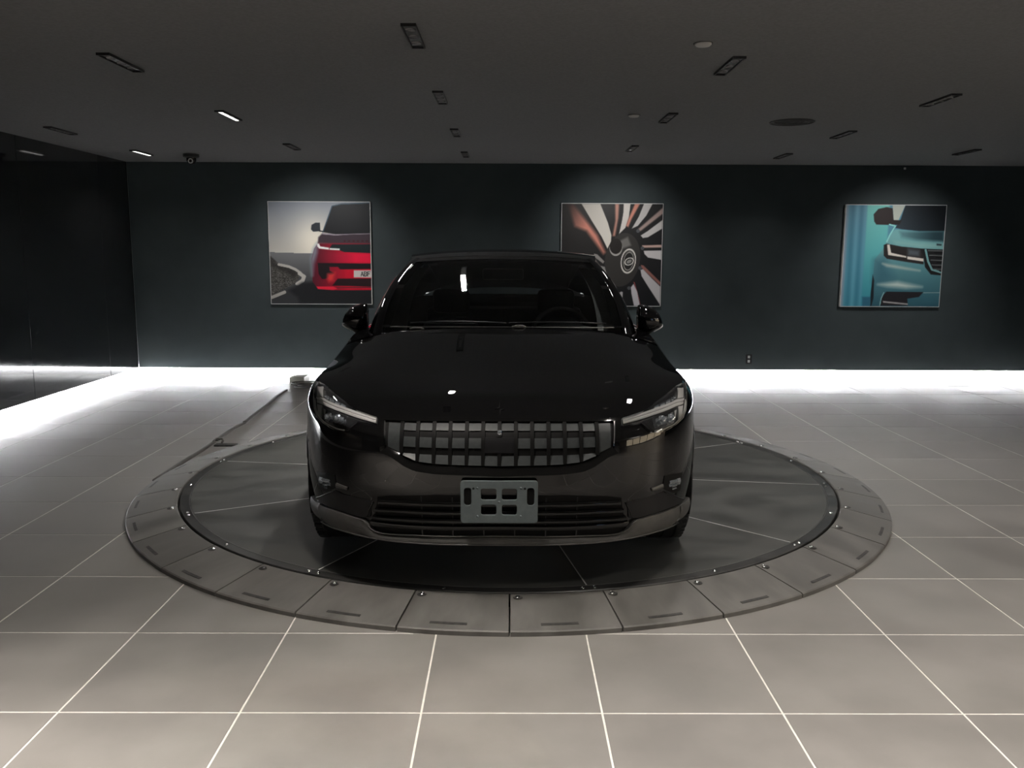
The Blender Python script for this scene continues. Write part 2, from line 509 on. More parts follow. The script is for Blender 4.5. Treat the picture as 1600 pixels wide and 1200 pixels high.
slot = closed_wedge(MB(), [(2.285, 0.0320), (2.285, 0.0328), (2.300, 0.0302), (2.300, 0.0294)], da*0.28, da*0.62, 4)
slot_o = slot.build('anchor_slot', M['scuff'], seg_me)
capb = MB()
rb, ab = 2.092, da*0.085
capb.lathe([(0, 0.004), (0.008, 0.003), (0.011, 0.0)], 10, 'z', (rb*math.cos(ab), rb*math.sin(ab), 0.0655))
cap_o = capb.build('bolt', M['bolt'], seg_me, smooth=True)
holeb = MB().lathe([(0, 0.0012), (0.02, 0.0012), (0.021, 0.0)], 12, 'z', ((rb+0.006)*math.cos(ab), (rb+0.006)*math.sin(ab), 0.0640))
hole_o = holeb.build('bolt_pocket', M['scuff'], seg_me)
for k in range(NSEG):
    o = seg_me if k == 0 else copy_tree(seg_me, tt)
    o.rotation_euler = (0, 0, -PI/2+k*da)
# deck plates
NP = 10
dp = 2*PI/NP
a_off = math.radians(-8.2)
pl_prof_outer = 1.989
def plate():
    mb = MB()
    n = 10
    g = 0.0030
    top = []; bot = []
    for k in range(n+1):
        a = dp*k/n
        top.append((pl_prof_outer*math.cos(a), pl_prof_outer*math.sin(a)))
    # straight inset edges
    e = g
    pts = []
    x0 = e/math.tan(dp/2) if dp < PI else 0
    pts.append((x0*1.0, e))
    for k in range(n+1):
        a = dp*k/n
        da_ = e/pl_prof_outer
        a = min(max(a, da_), dp-da_)
        pts.append((pl_prof_outer*math.cos(a), pl_prof_outer*math.sin(a)))
    m_ = len(pts)
    mb.add([(x, y, 0.0) for x, y in pts]+[(x, y, DZ) for x, y in pts],
           [tuple(range(m_))[::-1], tuple(range(m_, 2*m_))]+[(k, (k+1) % m_, m_+(k+1) % m_, m_+k) for k in range(m_)])
    return mb
p0 = plate().build('deck_plate', M['deck'], tt)
for k in range(NP):
    o = p0 if k == 0 else copy_tree(p0, tt)
    o.rotation_euler = (0, 0, a_off+k*dp)
sg = MB().box(0.02, 1.985, -0.0028, 0.0028, 0.0, DZ+0.0006).build('seam_strip', M['alu'], tt)
for k in range(NP):
    o = sg if k == 0 else copy_tree(sg, tt)
    o.rotation_euler = (0, 0, a_off+k*dp)
MB().lathe([(1.991, 0.0), (1.991, DZ+0.0015), (1.995, DZ+0.0015), (1.995, 0.0)], 128).build('edge_ring', M['edge'], tt, auto=30)
MB().lathe([(1.997, 0.0), (1.997, DZ+0.001), (2.045, DZ+0.001), (2.048, DZ-0.003), (2.048, 0.0)], 128).build('deck_rim', M['rim_metal'], tt, auto=30)
bt = MB().lathe([(0, 0.005), (0.006, 0.0045), (0.0095, 0.0)], 10, 'z', (0, 0, DZ+0.001)).build('bolt', M['bolt'], tt, smooth=True)
first = True
for k in range(20):
    a = a_off+k*PI/10
    offs = (-0.0125, 0.0125) if k % 2 == 0 else (0.0,)
    for d in offs:
        o = bt if first else copy_tree(bt, tt)
        first = False
        o.location = (2.020*math.cos(a+d), 2.020*math.sin(a+d), 0)

# ------------------------------------------------------------------ car
CAR_C = (-0.034, 5.68)
LH = 2.3
car = empty('car', (CAR_C[0], CAR_C[1], DZ))
tag(car, 'glossy black car with grey grille parked nose-first on the turntable', 'car')
def cl(x, u, z):
    return (x, u-LH, z)

f_W = pchip([.16, .22, .28, .34, .42, .55, .70, .85, 1.1], [.875, .895, .908, .918, .926, .929, .927, .922, .91])
f_U0 = pchip([.16, .22, .27, .32, .40, .48, .60, .70, .78, 1.1], [.09, .065, .05, .035, .018, .0, .0, .010, .03, .2])
f_UR = pchip([.16, .22, .35, .55, .75, .95, 1.1], [.2, .12, .03, .0, .01, .04, .08])
f_ZT = pchip([0, .06, .12, .25, .40, .60, .80, 1.0, 1.35, 1.6, 2.5, 3.5, 4.1, 4.4, 4.6],
             [.768, .769, .775, .800, .823, .850, .868, .885, .930, .968, .99, 1.045, 1.07, 1.06, 1.04])
WR, AR = 0.345, 0.366
AX1, AX2 = 0.90, 3.635
LA = 0.76
LR = 0.95
def z_bot(uc):
    for ax in (AX1, AX2):
        d = abs(uc-ax)
        if d < AR:
            return max(0.20, WR+math.sqrt(AR*AR-d*d))
    return 0.245 if uc < 0.6 else 0.20
def shell(uc, z):
    zt = f_ZT(uc)
    h = zt-z
    d = 0.05*(1-h/0.10)**2 if h < 0.10 else 0.0
    w = f_W(z)-d
    if uc <= LA:
        c = 1-uc/LA
        s = math.sqrt(max(0.0, 1-c*c))
        u0 = f_U0(z)+d
        return (w*s**(2/2.8), u0+(LA-u0)*(1-c), z)
    if uc <= 4.6-LR:
        return (w, uc, z)
    c = 1-(4.6-uc)/LR
    s = math.sqrt(max(0.0, 1-c*c))
    u0 = f_UR(z)+d
    return (w*s**(2/2.8), 4.6-u0-(LR-u0)*(1-c), z)

def col_list(a, b, n, extra=()):
    xs = [a+(b-a)*k/n for k in range(n+1)]+[e for e in extra if a < e < b]
    return sorted(set(round(x, 6) for x in xs))
front_cols = [LA*(1-math.cos(PI/2*k/44)) for k in range(45)]
E_ = 0.0006
def extra_for(ax):
    r = []
    for s in (-1, 1):
        r += [ax+s*(AR-E_), ax+s*(AR+E_), ax+s*AR*.995, ax+s*AR*.98, ax+s*AR*.95]
    return r
ALLC = sorted(set([round(c, 6) for c in front_cols] + col_list(LA, 4.6-LR, 90) + [round(4.6-c*LR/LA, 6) for c in front_cols]
                  + [round(e, 6) for e in extra_for(AX1)+extra_for(AX2)]))
NR = 30
def shell_panel(name, ua, ub, side, m, gap_a=0.002, gap_b=0.002, zb=None):
    cols = [c for c in ALLC if ua+gap_a < c < ub-gap_b]
    cols = ([ua+gap_a] if ua > 0 else [0.0])+[c for c in cols if c > 0]+([ub-gap_b] if ub < 4.6 else [4.6])
    P = []
    for c in cols:
        zt, zb_ = f_ZT(c), z_bot(c)
        row = []
        for k in range(NR+1):
            t = k/NR
            t = 1-(1-t)**1.35
            x, u, z = shell(c, zb_+(zt-zb_)*t)
            row.append(cl(side*x, u, z))
        P.append(row)
    return P
def both(name, ua, ub, m, split=True, **kw):
    obs = []
    if split:
        for s in (-1, 1):
            mb = MB().grid(shell_panel(name, ua, ub, s, m, **kw))
            obs.append(mb.build(name, m, car, smooth=True))
    else:
        mb = MB()
        for s in (-1, 1):
            mb.grid(shell_panel(name, ua, ub, s, m, **kw))
        obs.append(mb.build(name, m, car, smooth=True))
    return obs
bumper = both('front_bumper', 0, 0.56, M['paint'], False)[0]
fenders = both('fender', 0.56, 1.52, M['paint'])
fdoors = both('front_door', 1.52, 2.62, M['paint'])
rdoors = both('rear_door', 2.62, 3.42, M['paint'])
rq = both('rear_bumper', 3.42, 4.6, M['paint'], False)[0]

# hood: transverse stations between the two shoulder edges
f_HC = pchip([.08, .12, .18, .25, .33, .60, 1.0, 1.3, 1.40, 1.44, 1.75], [.768, .792, .818, .842, .858, .902, .968, 1.018, 1.032, 1.018, .985])
def hood_z(x, u, xe, ze):
    zc = f_HC(u)
    if u < 0.10: zc = max(zc, ze)
    q = min(1.0, abs(x)/max(xe, 1e-6))
    ridge = 0.004*math.exp(-((q-0.70)/0.10)**2)*min(1, max(0, (u-.2)/.3))
    return zc-(zc-ze)*q**3.4+ridge
def hood_edge(uc):
    zt = f_ZT(uc)
    return shell(uc, zt)
def hood_rows(ua, ub, n=36, gap=0.0):
    rows = []
    for c in [c for c in ALLC if c <= ub]:
        xe, ue, ze = hood_edge(c)
        if ue < ua: continue
        row = []
        for k in range(n+1):
            q = -1+2*k/n
            q = math.copysign(abs(q)**0.8, q)
            x = q*max(xe-gap, 0)
            row.append(cl(x, ue, hood_z(x, ue, xe, ze)))
        rows.append(row)
    return rows
hood = MB().grid(hood_rows(0, 1.40)).build('hood', M['paint'], car, smooth=True)
dash = MB().grid(hood_rows(1.40, 1.80)).build('cowl', M['paint'], car, smooth=True)

# greenhouse
def ws_half(v):
    return 0.70+(0.545-0.70)*v+0.030*4*v*(1-v)
def ws_pt(q, v, off=0.0):
    """q -1..1 across, v 0..1 bottom to top"""
    hx = ws_half(v)
    ub = 1.43+0.19*q*q; zb = 1.028-0.016*q*q
    ut = 2.20+0.075*q*q; zt = 1.425-0.022*q*q
    bul = 0.028*4*v*(1-v)
    return (q*hx, ub+(ut-ub)*v-bul*0.5, zb+(zt-zb)*v+bul)
NQ, NV = 28, 18
MB().grid([[cl(*ws_pt(-1+2*i/NQ, j/NV)) for j in range(NV+1)] for i in range(NQ+1)]).build('windshield', M['glass'], car, smooth=True)
# dark printed border along the glass foot and top
def ws_band(v0, v1, q0=-1, q1=1, lift=0.0015, n=28):
    P = []
    for i in range(n+1):
        q = q0+(q1-q0)*i/n
        row = []
        for v in (v0, (v0+v1)/2, v1):
            x, u, z = ws_pt(q, v)
            row.append(cl(x, u-lift*0.4, z+lift))
        P.append(row)
    return P
MB().grid(ws_band(0.925, 1.0)).grid(ws_band(0, 1, -1.0, -0.93, n=3)).grid(ws_band(0, 1, 0.93, 1.0, n=3)).build('windshield_border', M['gloss'], car, smooth=True)
def pillar_outer(v):
    x, u, z = ws_pt(1, v)
    return (x+0.052+0.018*(1-v), u+0.055+0.02*v, z-0.010-0.012*(1-v))
for s in (-1, 1):
    rows = []
    for j in range(25):
        v = -0.10+1.10*j/24
        a = Vector(ws_pt(1, v)); b = Vector(pillar_outer(v))
        a.z += 0.002
        mid = (a+b)/2+Vector((0.012, -0.008, 0.010))
        pts = [a+Vector((-0.004, 0.004, -0.02)), a, a*0.6+mid*0.4+Vector((0.001, -0.001, 0.003)), mid, mid*0.4+b*0.6+Vector((0.003, 0, 0.002)), b, b+Vector((-0.01, 0.01, -0.02))]
        rows.append([cl(s*p.x, p.y, p.z) for p in pts])
    MB().grid(rows).build('a_pillar', M['paint'], car, smooth=True)
    # pale cloth lining seen through the glass
    rows = []
    for j in range(19):
        v = 0.02+0.94*j/18
        a = Vector(ws_pt(0.90-0.04*(1-v), v)); b = Vector(pillar_outer(v))
        rows.append([cl(s*(a.x-0.012-0.03*(1-v)), a.y+0.05, a.z-0.045), cl(s*(a.x+0.005), a.y+0.085, a.z-0.05), cl(s*(b.x-0.012), b.y+0.07, b.z-0.035)])
    MB().grid(rows).build('pillar_trim', M['headliner'], car, smooth=True)
# roof
f_RC = pchip([2.2, 2.35, 2.55, 2.8, 3.2, 3.6, 4.0, 4.25], [1.427, 1.449, 1.466, 1.470, 1.452, 1.385, 1.255, 1.145])
f_RX = pchip([2.2, 2.5, 2.9, 3.3, 3.8, 4.25], [.60, .625, .635, .625, .59, .55])
def roof_pt(q, us):
    fade = max(0.0, 1-(us-2.2)/0.8)
    return (q*f_RX(us), us+0.085*q*q*fade, f_RC(us)-(0.030+0.012*(1-fade))*abs(q)**2.4)
us = [2.2+0.02*k for k in range(10)]+[2.4+0.05*k for k in range(38)]
def roof_rows(a, b):
    return [[cl(*roof_pt(-1+2*i/24, u)) for i in range(25)] for u in us if a-1e-6 <= u <= b+1e-6]
MB().grid(roof_rows(2.2, 3.35)).build('roof', M['paint'], car, smooth=True)
MB().grid(roof_rows(3.35, 4.25)).build('rear_window', M['glass_dark'], car, smooth=True)
MB().grid([[cl(q/10*0.56, 2.26+0.05*(q/10)**2+0.12*k, 1.395+0.008*k-0.03*(q/10)**2) for q in range(-10, 11)] for k in range(9)]).build('headliner', M['satin'], car, smooth=True)
# side glass + shoulders
f_BX = pchip([1.5, 1.8, 2.2, 2.7, 3.3, 3.9, 4.3], [.77, .80, .825, .835, .815, .75, .68])
def belt(u):
    return (f_BX(u), u, f_ZT(u)+0.012)
def rail(u):
    if u < 2.28:
        # on the pillar
        lo, hi = -0.1, 1.0
        for _ in range(30):
            mdl = (lo+hi)/2
            if pillar_outer(mdl)[1] < u: lo = mdl
            else: hi = mdl
        x, uu, z = pillar_outer(lo)
        return (x, u, max(z, belt(u)[2]+0.002))
    x, uu, z = roof_pt(1, min(max(u-0.06, 2.2), 4.25))
    return (x, u, z-0.012)
sus = [1.66+0.04*k for k in range(64)]
for s in (-1, 1):
    for nm, a, b, mt in (('front_side_window', 1.66, 2.60, M['glass_dark']), ('rear_side_window', 2.66, 3.5, M['glass_dark']), ('c_pillar', 3.5, 4.2, M['paint'])):
        rows = []
        ul = [a]+[u for u in sus if a < u < b]+[b]
        for u in ul:
            B = Vector(belt(u)); T = Vector(rail(u))
            rows.append([cl(*((lambda p: (s*p.x, p.y, p.z))(B.lerp(T, k/8)+Vector((0.022*4*(k/8)*(1-k/8)*min(1, (T.z-B.z)/0.3), 0, 0))))) for k in range(9)])
        MB().grid(rows).build(nm, mt, car, smooth=True)
    rows = []
    for u in [1.60+0.05*k for k in range(54)]:
        E = Vector(hood_edge(u)); B = Vector(belt(u))
        if u < 1.7:
            B.z = E.z+0.012*max(0, (u-1.5)/0.2)
        rows.append([cl(s*(E.x+0.004), E.y, E.z-0.002), cl(s*(E.x*0.6+B.x*0.4), u, E.z+0.008), cl(s*(B.x-0.01), u, B.z)])
    MB().grid(rows).build('shoulder_trim', M['paint'], car, smooth=True)
    # B pillar
    rows = []
    for u in (2.58, 2.63, 2.68):
        B = Vector(belt(u)); T = Vector(rail(u))
        rows.append([cl(s*(p.x+0.003), p.y, p.z) for p in [B.lerp(T, k/6)+Vector((0.022*4*(k/6)*(1-k/6), 0, 0)) for k in range(7)]])
    MB().grid(rows).build('b_pillar', M['gloss'], car, smooth=True)
# tail lid
rows = []
for c in [c for c in ALLC if c >= 4.0]:
    xe, ue, ze = hood_edge(c)
    rows.append([cl(q/12*xe, ue, ze+0.03*(1-abs(q/12)**2.5)*min(1, max(0, (4.55-ue)/0.3))) for q in range(-12, 13)])
MB().grid(rows).build('tail_lid', M['paint'], car, smooth=True)
# underbody
MB().box(-0.62, 0.62, 0.45-LH, 4.35-LH, 0.15, 0.20).box(-0.84, 0.84, 1.35-LH, 3.2-LH, 0.16, 0.22).box(-0.62, 0.62, 0.25-LH, 0.6-LH, 0.2, 0.26).build('underbody', M['black'], car)
for ax in (AX1, AX2):
    for s in (-1, 1):
        rows = []
        for k in range(25):
            a = -0.35+(PI+0.7)*k/24
            rows.append([cl(s*x, ax+(AR+0.004)*math.cos(a), max(0.2, WR+(AR+0.004)*math.sin(a))) for x in (0.58, 0.75, 0.90)])
        mb = MB().grid(rows)
        ctr = len(mb.v)
        mb.v.append(cl(s*0.58, ax, WR))
        for k in range(24):
            mb.f.append((k*3, (k+1)*3, ctr))
        mb.build('wheel_liner', M['black'], car)

BV = None
def bvh_from(objs):
    vs_, fs_ = [], []
    for o in objs:
        n = len(vs_)
        vs_ += [v.co.copy() for v in o.data.vertices]
        fs_ += [[i+n for i in p.vertices] for p in o.data.polygons]
    return BVHTree.FromPolygons(vs_, fs_)
BV = bvh_from([bumper]+fenders+[hood])
def on_front(x, z, off=0.0):
    """point of the nose surface at lateral x and height z (metres, car axes), lifted by off"""
    p, n, i, d = BV.ray_cast(Vector((x, -LH-1.0, z)), Vector((0, 1, 0)))
    if p is None:
        p, n, i, d = BV.find_nearest(Vector((x, -LH+0.3, z)))
    if n.y > 0: n = -n
    return p+n*off

# ---- nose details, laid out on the front view in metres (x across, z up) and wrapped onto the nose
def resample(pl, n):
    pl = [Vector((p[0], p[1])) for p in pl]
    L = [0.0]
    for a, b in zip(pl[:-1], pl[1:]): L.append(L[-1]+(b-a).length)
    out = []
    for k in range(n+1):
        t = L[-1]*k/n
        i = 0
        while i < len(L)-2 and L[i+1] < t: i += 1
        f = (t-L[i])/max(L[i+1]-L[i], 1e-9)
        out.append(pl[i].lerp(pl[i+1], f))
    return out
def mirror_poly(half):
    """half runs from the outer end to x=0; returns the whole curve"""
    h = [(abs(x), z) for x, z in half]
    return [(-x, z) for x, z in h]+[(x, z) for x, z in h[::-1] if x > 1e-6]
def wrap(top, bot, off, m, name, parent, n=24, r=3, s=1, depth=0.006, off_bot=None, arc=0.0, smooth=True, auto=35):
    T, B = resample(top, n), resample(bot, n)
    ob = off if off_bot is None else off_bot
    P = []
    for a, b in zip(T, B):
        row = []
        pa = on_front(s*a.x, a.y, off-depth)
        row.append(pa)
        for k in range(r+1):
            t = k/r
            p = a.lerp(b, t)
            row.append(on_front(s*p.x, p.y, off+(ob-off)*t+arc*4*t*(1-t)))
        row.append(on_front(s*b.x, b.y, ob-depth))
        P.append(row)
    mb = MB().grid(P)
    # end caps
    nr = r+3
    mb.f.append(tuple(range(nr)))
    mb.f.append(tuple(n*nr+k for k in range(nr-1, -1, -1)))
    return mb.build(name, m, parent, auto=auto)
def wrap_tube(pts, rad, off, m, name, parent, s=1, n=24, sides=6):
    P = [on_front(s*p.x, p.y, off) for p in resample(pts, n)]
    return MB().tube(P, rad, sides).build(name, m, parent, smooth=True)

# headlamps
for s in (-1, 1):
    hl = wrap([(.858, .842), (.789, .832), (.742, .818), (.669, .796), (.603, .771), (.506, .755)],
              [(.836, .794), (.814, .751), (.794, .728), (.751, .709), (.682, .694), (.645, .695), (.594, .737), (.506, .736)],
              .0025, M['lamp_in'], 'headlamp', car, 40, 8, s)
    for (o1, o2, lift) in ((0.0, 0.44, .009), (0.50, 1.0, .009)):
        A = [(.822, .794), (.778, .797), (.732, .789), (.664, .779), (.6, .769), (.510, .7545)]
        B = [(.808, .775), (.77, .774), (.725, .767), (.659, .758), (.606, .7495), (.510, .7375)]
        top = [(a[0]*(1-o1)+b[0]*o1, a[1]*(1-o1)+b[1]*o1) for a, b in zip(A, B)]
        bot = [(a[0]*(1-o2)+b[0]*o2, a[1]*(1-o2)+b[1]*o2) for a, b in zip(A, B)]
        wrap(top, bot, lift, M['drl'], 'light_guide', hl, 24, 3, s, depth=.006, arc=.002)
    wrap([(.838, .828), (.806, .831)], [(.822, .797), (.788, .800)], .007, M['drl'], 'light_guide', hl, 4, 4, s)
    wrap([(.810, .771), (.783, .772)], [(.795, .737), (.776, .727)], .007, M['drl'], 'light_guide', hl, 4, 4, s)
    wrap_tube([(.829, .786), (.809, .751), (.790, .731), (.751, .7125), (.685, .699), (.650, .699)], .0035, .008, M['drl'], 'lamp_edge', hl, s, 28)  # chrome edge coloured whitish to paint in its lit look
    for k in range(4):
        x0 = .778-.031*k; z0 = .812-.0068*k
        wrap([(x0, z0+.0), (x0-.024, z0-.005)], [(x0-.002, z0-.013), (x0-.026, z0-.016)], .006, M['crystal'], 'led_module', hl, 4, 2, s, arc=.003)
    for k, xk in enumerate((.735, .690)):
        c = on_front(s*xk, .733, .004)
        MB().lathe([(0, -.012), (.010, -.010), (.016, -.003), (.0175, .004), (.021, .004), (.022, .01)], 20, 'y', c).build('projector', M['crystal'], hl, smooth=True)
    wrap([(.772, .762), (.72, .757), (.643, .751)], [(.752, .716), (.70, .708), (.652, .708)], .004, M['chrome'], 'projector_bezel', hl, 14, 5, s, depth=.003)
    wrap([(.857, .841), (.789, .831), (.742, .817), (.669, .795), (.603, .770), (.508, .754)],
         [(.834, .793), (.812, .750), (.792, .727), (.750, .708), (.682, .693), (.646, .694), (.596, .736), (.508, .737)],
         .0165, M['lens'], 'lamp_cover', hl, 40, 8, s, depth=.013)

# upper grille
gr = wrap(mirror_poly([(.486, .749), (.371, .7535), (.211, .7575), (0, .758)]),
          mirror_poly([(.470, .648), (.406, .629), (.353, .606), (.3, .596), (.208, .591), (0, .587)]), .003, M['black'], 'grille', car, 60, 8)
wrap(mirror_poly([(.460, .656), (.406, .633), (.353, .609), (.3, .599), (.208, .594), (0, .590)]),
     mirror_poly([(.480, .634), (.433, .617), (.38, .584), (.34, .567), (.261, .558), (0, .551)]), .006, M['gloss'], 'bezel', gr, 60, 5, depth=.012, arc=.001, off_bot=.026)
wrap(mirror_poly([(.492, .757), (.371, .760), (.211, .7635), (0, .7645)]), mirror_poly([(.490, .747), (.371, .750), (.211, .7535), (0, .754)]), .014, M['gloss'], 'top_bar', gr, 60, 2, depth=.016)
for s in (-1, 1):
    wrap([(.494, .750), (.474, .750)], [(.484, .630), (.464, .652)], .016, M['gloss'], 'side_post', gr, 3, 8, s, depth=.02, arc=.002)
    wrap([(.4715, .744), (.4665, .744)], [(.4635, .662), (.4595, .662)], .0185, M['chrome'], 'side_blade', gr, 2, 6, s, depth=.008)
PT = .0661
f_GB = pchip([0, .208, .3, .353, .406, .458], [.5895, .5935, .5985, .6085, .6325, .654])
f_GT = pchip([0, .211, .371, .47], [.7535, .753, .749, .745])
for k in range(-6, 7):
    xc = k*PT
    if k == 0:
        spans = [(f_GT(0), .703), (.640, f_GB(0)+.001)]
    else:
        spans = [(f_GT(abs(xc)), f_GB(abs(xc))+.001)]
    for zt_, zb_ in spans:
        wrap([(xc-.0075, zt_), (xc+.0075, zt_)], [(xc-.0075, zb_), (xc+.0075, zb_)], .013, M['black'], 'grille_bar', gr, 2, 8, depth=.011)
for k in range(14):
    q = k-6.5
    xc = q*PT
    a, b = xc-.0255, xc+.0255
    ax = max(abs(a), abs(b))
    gt = f_GT(abs(xc))-.002
    if abs(q) > 6:
        a, b = (xc-.024, xc+.0255) if q > 0 else (xc-.0255, xc+.024)
        a, b = max(a, -.4600), min(b, .4600)
        wrap([(a, gt), (b, gt)], [(a, f_GB(abs(a))+.004), (b, f_GB(abs(b))+.004)], .006, M['cell'], 'grille_cell', gr, 3, 4, depth=.004)
        continue
    wrap([(a, gt), (b, gt)], [(a, gt-.027), (b, gt-.027)], .004, M['cell'], 'grille_cell', gr, 2, 2, depth=.003, off_bot=.008)
    if abs(q) > 1:
        wrap([(a, .699), (b, .699)], [(a, .661), (b, .661)], .005, M['cell'], 'grille_cell', gr, 2, 2, depth=.004, off_bot=.009)
    wrap([(a, .637), (b, .637)], [(a, f_GB(abs(a))+.003), (b, f_GB(abs(b))+.003)], .001, M['cell'], 'grille_cell', gr, 2, 2, depth=.002, off_bot=.017)
wrap([(-.060, .703), (.060, .703)], [(-.060, .643), (.060, .643)], .010, M['satin'], 'sensor_panel', gr, 4, 4, depth=.008)
c = on_front(0, .7165, .012)
MB().box(c.x-.009, c.x+.009, c.y-.004, c.y+.01, c.z-.012, c.z+.010, .003).lathe([(0, -.010), (.005, -.009), (.006, -.002)], 12, 'y', (c.x, c.y, c.z-.002)).build('front_camera', M['crystal'], gr, auto=40)

# lower grille with blades
lg = wrap(mirror_poly([(.508, .436), (.451, .449), (.262, .465), (0, .467)]),
          mirror_poly([(.532, .288), (.498, .268), (.43, .270), (0, .281)]), .002, M['black'], 'lower_grille', car, 50, 8)
for zc, hx in ((.4265, .500), (.3885, .515), (.3505, .528)):
    t = .0105
    wrap(mirror_poly([(hx, zc+t-.010), (.40, zc+t-.004), (.2, zc+t), (0, zc+t)]), mirror_poly([(hx, zc-t-.010), (.40, zc-t-.004), (.2, zc-t), (0, zc-t)]), .011, M['gloss'], 'blade', lg, 40, 4, depth=.012, arc=.006)
wrap(mirror_poly([(.545, .322), (.43, .325), (0, .333)]), mirror_poly([(.530, .300), (.43, .304), (0, .314)]), .010, M['gloss'], 'blade', lg, 40, 3, depth=.012, arc=.004)
for k in (-2.5, -1.5, -.5, .5, 1.5, 2.5):
    x = k*.128
    wrap([(x-.002, .312), (x+.002, .312)], [(x-.002, .276), (x+.002, .276)], .008, M['trim'], 'rib', lg, 1, 2, depth=.007)
    wrap([(x-.002, .455), (x+.002, .455)], [(x-.002, .33), (x+.002, .33)], .006, M['satin'], 'rib', lg, 1, 5, depth=.007)
# gloss corner ducts
for s in (-1, 1):
    dct = wrap([(.838, .338), (.80, .364), (.755, .397), (.711, .424), (.643, .416), (.535, .413)], [(.832, .329), (.79, .331), (.733, .334), (.66, .333), (.584, .330), (.545, .338)],
               .002, M['satin'], 'corner_duct', car, 26, 6, s, depth=.006, off_bot=.006)
    wrap_tube([(.835, .334), (.80, .361), (.755, .395), (.711, .422)], .0028, .004, M['satin'], 'duct_edge', dct, s, 12)
    wrap_tube([(.530, .405), (.548, .372), (.560, .338)], .003, .005, M['gloss'], 'duct_edge', dct, s, 10)
    # fog lamp
    fg = wrap([(.812, .478), (.76, .492), (.708, .497)], [(.806, .398), (.765, .398), (.700, .440)], .0025, M['black'], 'fog_lamp', car, 10, 6, s, depth=.003)
    for (x, z, w, h) in ((.785, .445, .010, .016), (.765, .454, .013, .009), (.744, .458, .011, .008), (.762, .438, .014, .008), (.741, .443, .011, .007), (.762, .421, .012, .004)):
        wrap([(x+w, z+h), (x-w, z+h*1.2)], [(x+w, z-h), (x-w, z-h*.6)], .005, M['crystal'], 'fog_lens', fg, 2, 2, s, depth=.004, arc=.004, auto=10)
    wrap([(.700, .463), (.645, .456)], [(.703, .440), (.648, .441)], .004, M['trim'], 'air_vane', car, 4, 3, s, depth=.005, arc=.004)
    # tow cap seam
# grey lower lip
lip_t = mirror_poly([(.902, .300), (.868, .317), (.82, .321), (.735, .327), (.666, .327), (.603, .324), (.572, .321), (.553, .308), (.529, .277), (.498, .2655), (.461, .265), (.349, .272), (0, .279)])
lip_b = mirror_poly([(.900, .247), (.868, .244), (.82, .243), (.745, .245), (.70, .247), (.657, .249), (.610, .2485), (.579, .2475), (.545, .246), (.51, .2455), (.461, .2455), (.349, .246), (0, .2475)])
def wrap_pair(top, bot, off, m, name, parent, r, depth, arc, off_bot):
    # node-by-node strip so that the bends of both edges stay opposite each other
    P = []
    for (a, b) in zip(top, bot):
        row = [on_front(a[0], a[1], off-depth)]
        for k in range(r+1):
            t = k/r
            row.append(on_front(a[0]+(b[0]-a[0])*t, a[1]+(b[1]-a[1])*t, off+(off_bot-off)*t+arc*4*t*(1-t)))
        row.append(on_front(b[0], b[1], off_bot-depth))
        P.append(row)
    mb = MB().grid(P)
    return mb.build(name, m, parent, auto=40)
def densify(pl, k):
    out = []
    for a, b in zip(pl[:-1], pl[1:]):
        for i in range(k): out.append((a[0]+(b[0]-a[0])*i/k, a[1]+(b[1]-a[1])*i/k))
    return out+[pl[-1]]
lip = wrap_pair(densify(lip_t, 4), densify(lip_b, 4), .012, M['trim'], 'front_lip', car, 6, .014, .006, .022)
wrap_tube(mirror_poly([(.585, .327), (.560, .312), (.536, .283), (.500, .2735), (.461, .2735), (.349, .280), (0, .287)]), .0032, .014, M['trim'], 'lip_edge', lip, 1, 60)
wrap_tube(mirror_poly([(.875, .2455), (.82, .2445), (.745, .2465), (.657, .251), (.579, .250), (.46, .2495), (.349, .2495), (0, .251)]), .0035, .024, M['trim'], 'lip_edge', lip, 1, 60)

# licence plate bracket
def flat_shape(name, loops, depth, bevel, m, parent, place):
    cu_ = bpy.data.curves.new(name, 'CURVE')
    cu_.dimensions = '2D'; cu_.fill_mode = 'BOTH'
    cu_.extrude = depth/2; cu_.bevel_depth = bevel; cu_.bevel_resolution = 1
    for lp in loops:
        sp = cu_.splines.new('POLY')
        sp.points.add(len(lp)-1)
        for i, (x, y) in enumerate(lp): sp.points[i].co = (x, y, 0, 1)
        sp.use_cyclic_u = True
    tmp = bpy.data.objects.new(name, cu_)
    COL.objects.link(tmp)
    bpy.context.view_layer.update()
    me = bpy.data.meshes.new_from_object(tmp.evaluated_get(bpy.context.evaluated_depsgraph_get()))
    bpy.data.objects.remove(tmp, do_unlink=True)
    me.materials.clear(); me.materials.append(m)
    o = new_obj(name, me, parent)
    for v in me.vertices: v.co = place(v.co)
    return o
def rrect(x0, x1, y0, y1, r, n=5):
    out = []
    for cx_, cy_, a0 in ((x1-r, y1-r, 0), (x0+r, y1-r, PI/2), (x0+r, y0+r, PI), (x1-r, y0+r, 1.5*PI)):
        for k in range(n+1):
            a = a0+PI/2*k/n
            out.append((cx_+r*math.cos(a), cy_+r*math.sin(a)))
    return out
BU = -.020
def pl_br(v): return Vector((v.x, BU-LH-v.z, .4455+v.y))
loops = [rrect(-.1545, .1545, -.0865, .0865, .011)]
for (a, b, c_, d_) in ((-.076, -.009, .007, .057), (.009, .074, .007, .057), (-.076, -.009, -.056, -.010), (.009, .074, -.056, -.010)):
    loops.append(rrect(a, b, c_, d_, .010))
for s in (-1, 1):
    loops.append(rrect(min(s*.1445, s*.1105), max(s*.1445, s*.1105), -.016, .060, .013))
brk = flat_shape('plate_bracket', loops, .006, .0022, M['bracket'], car, pl_br)
brk['label'] = 'grey plastic licence plate bracket without a plate'
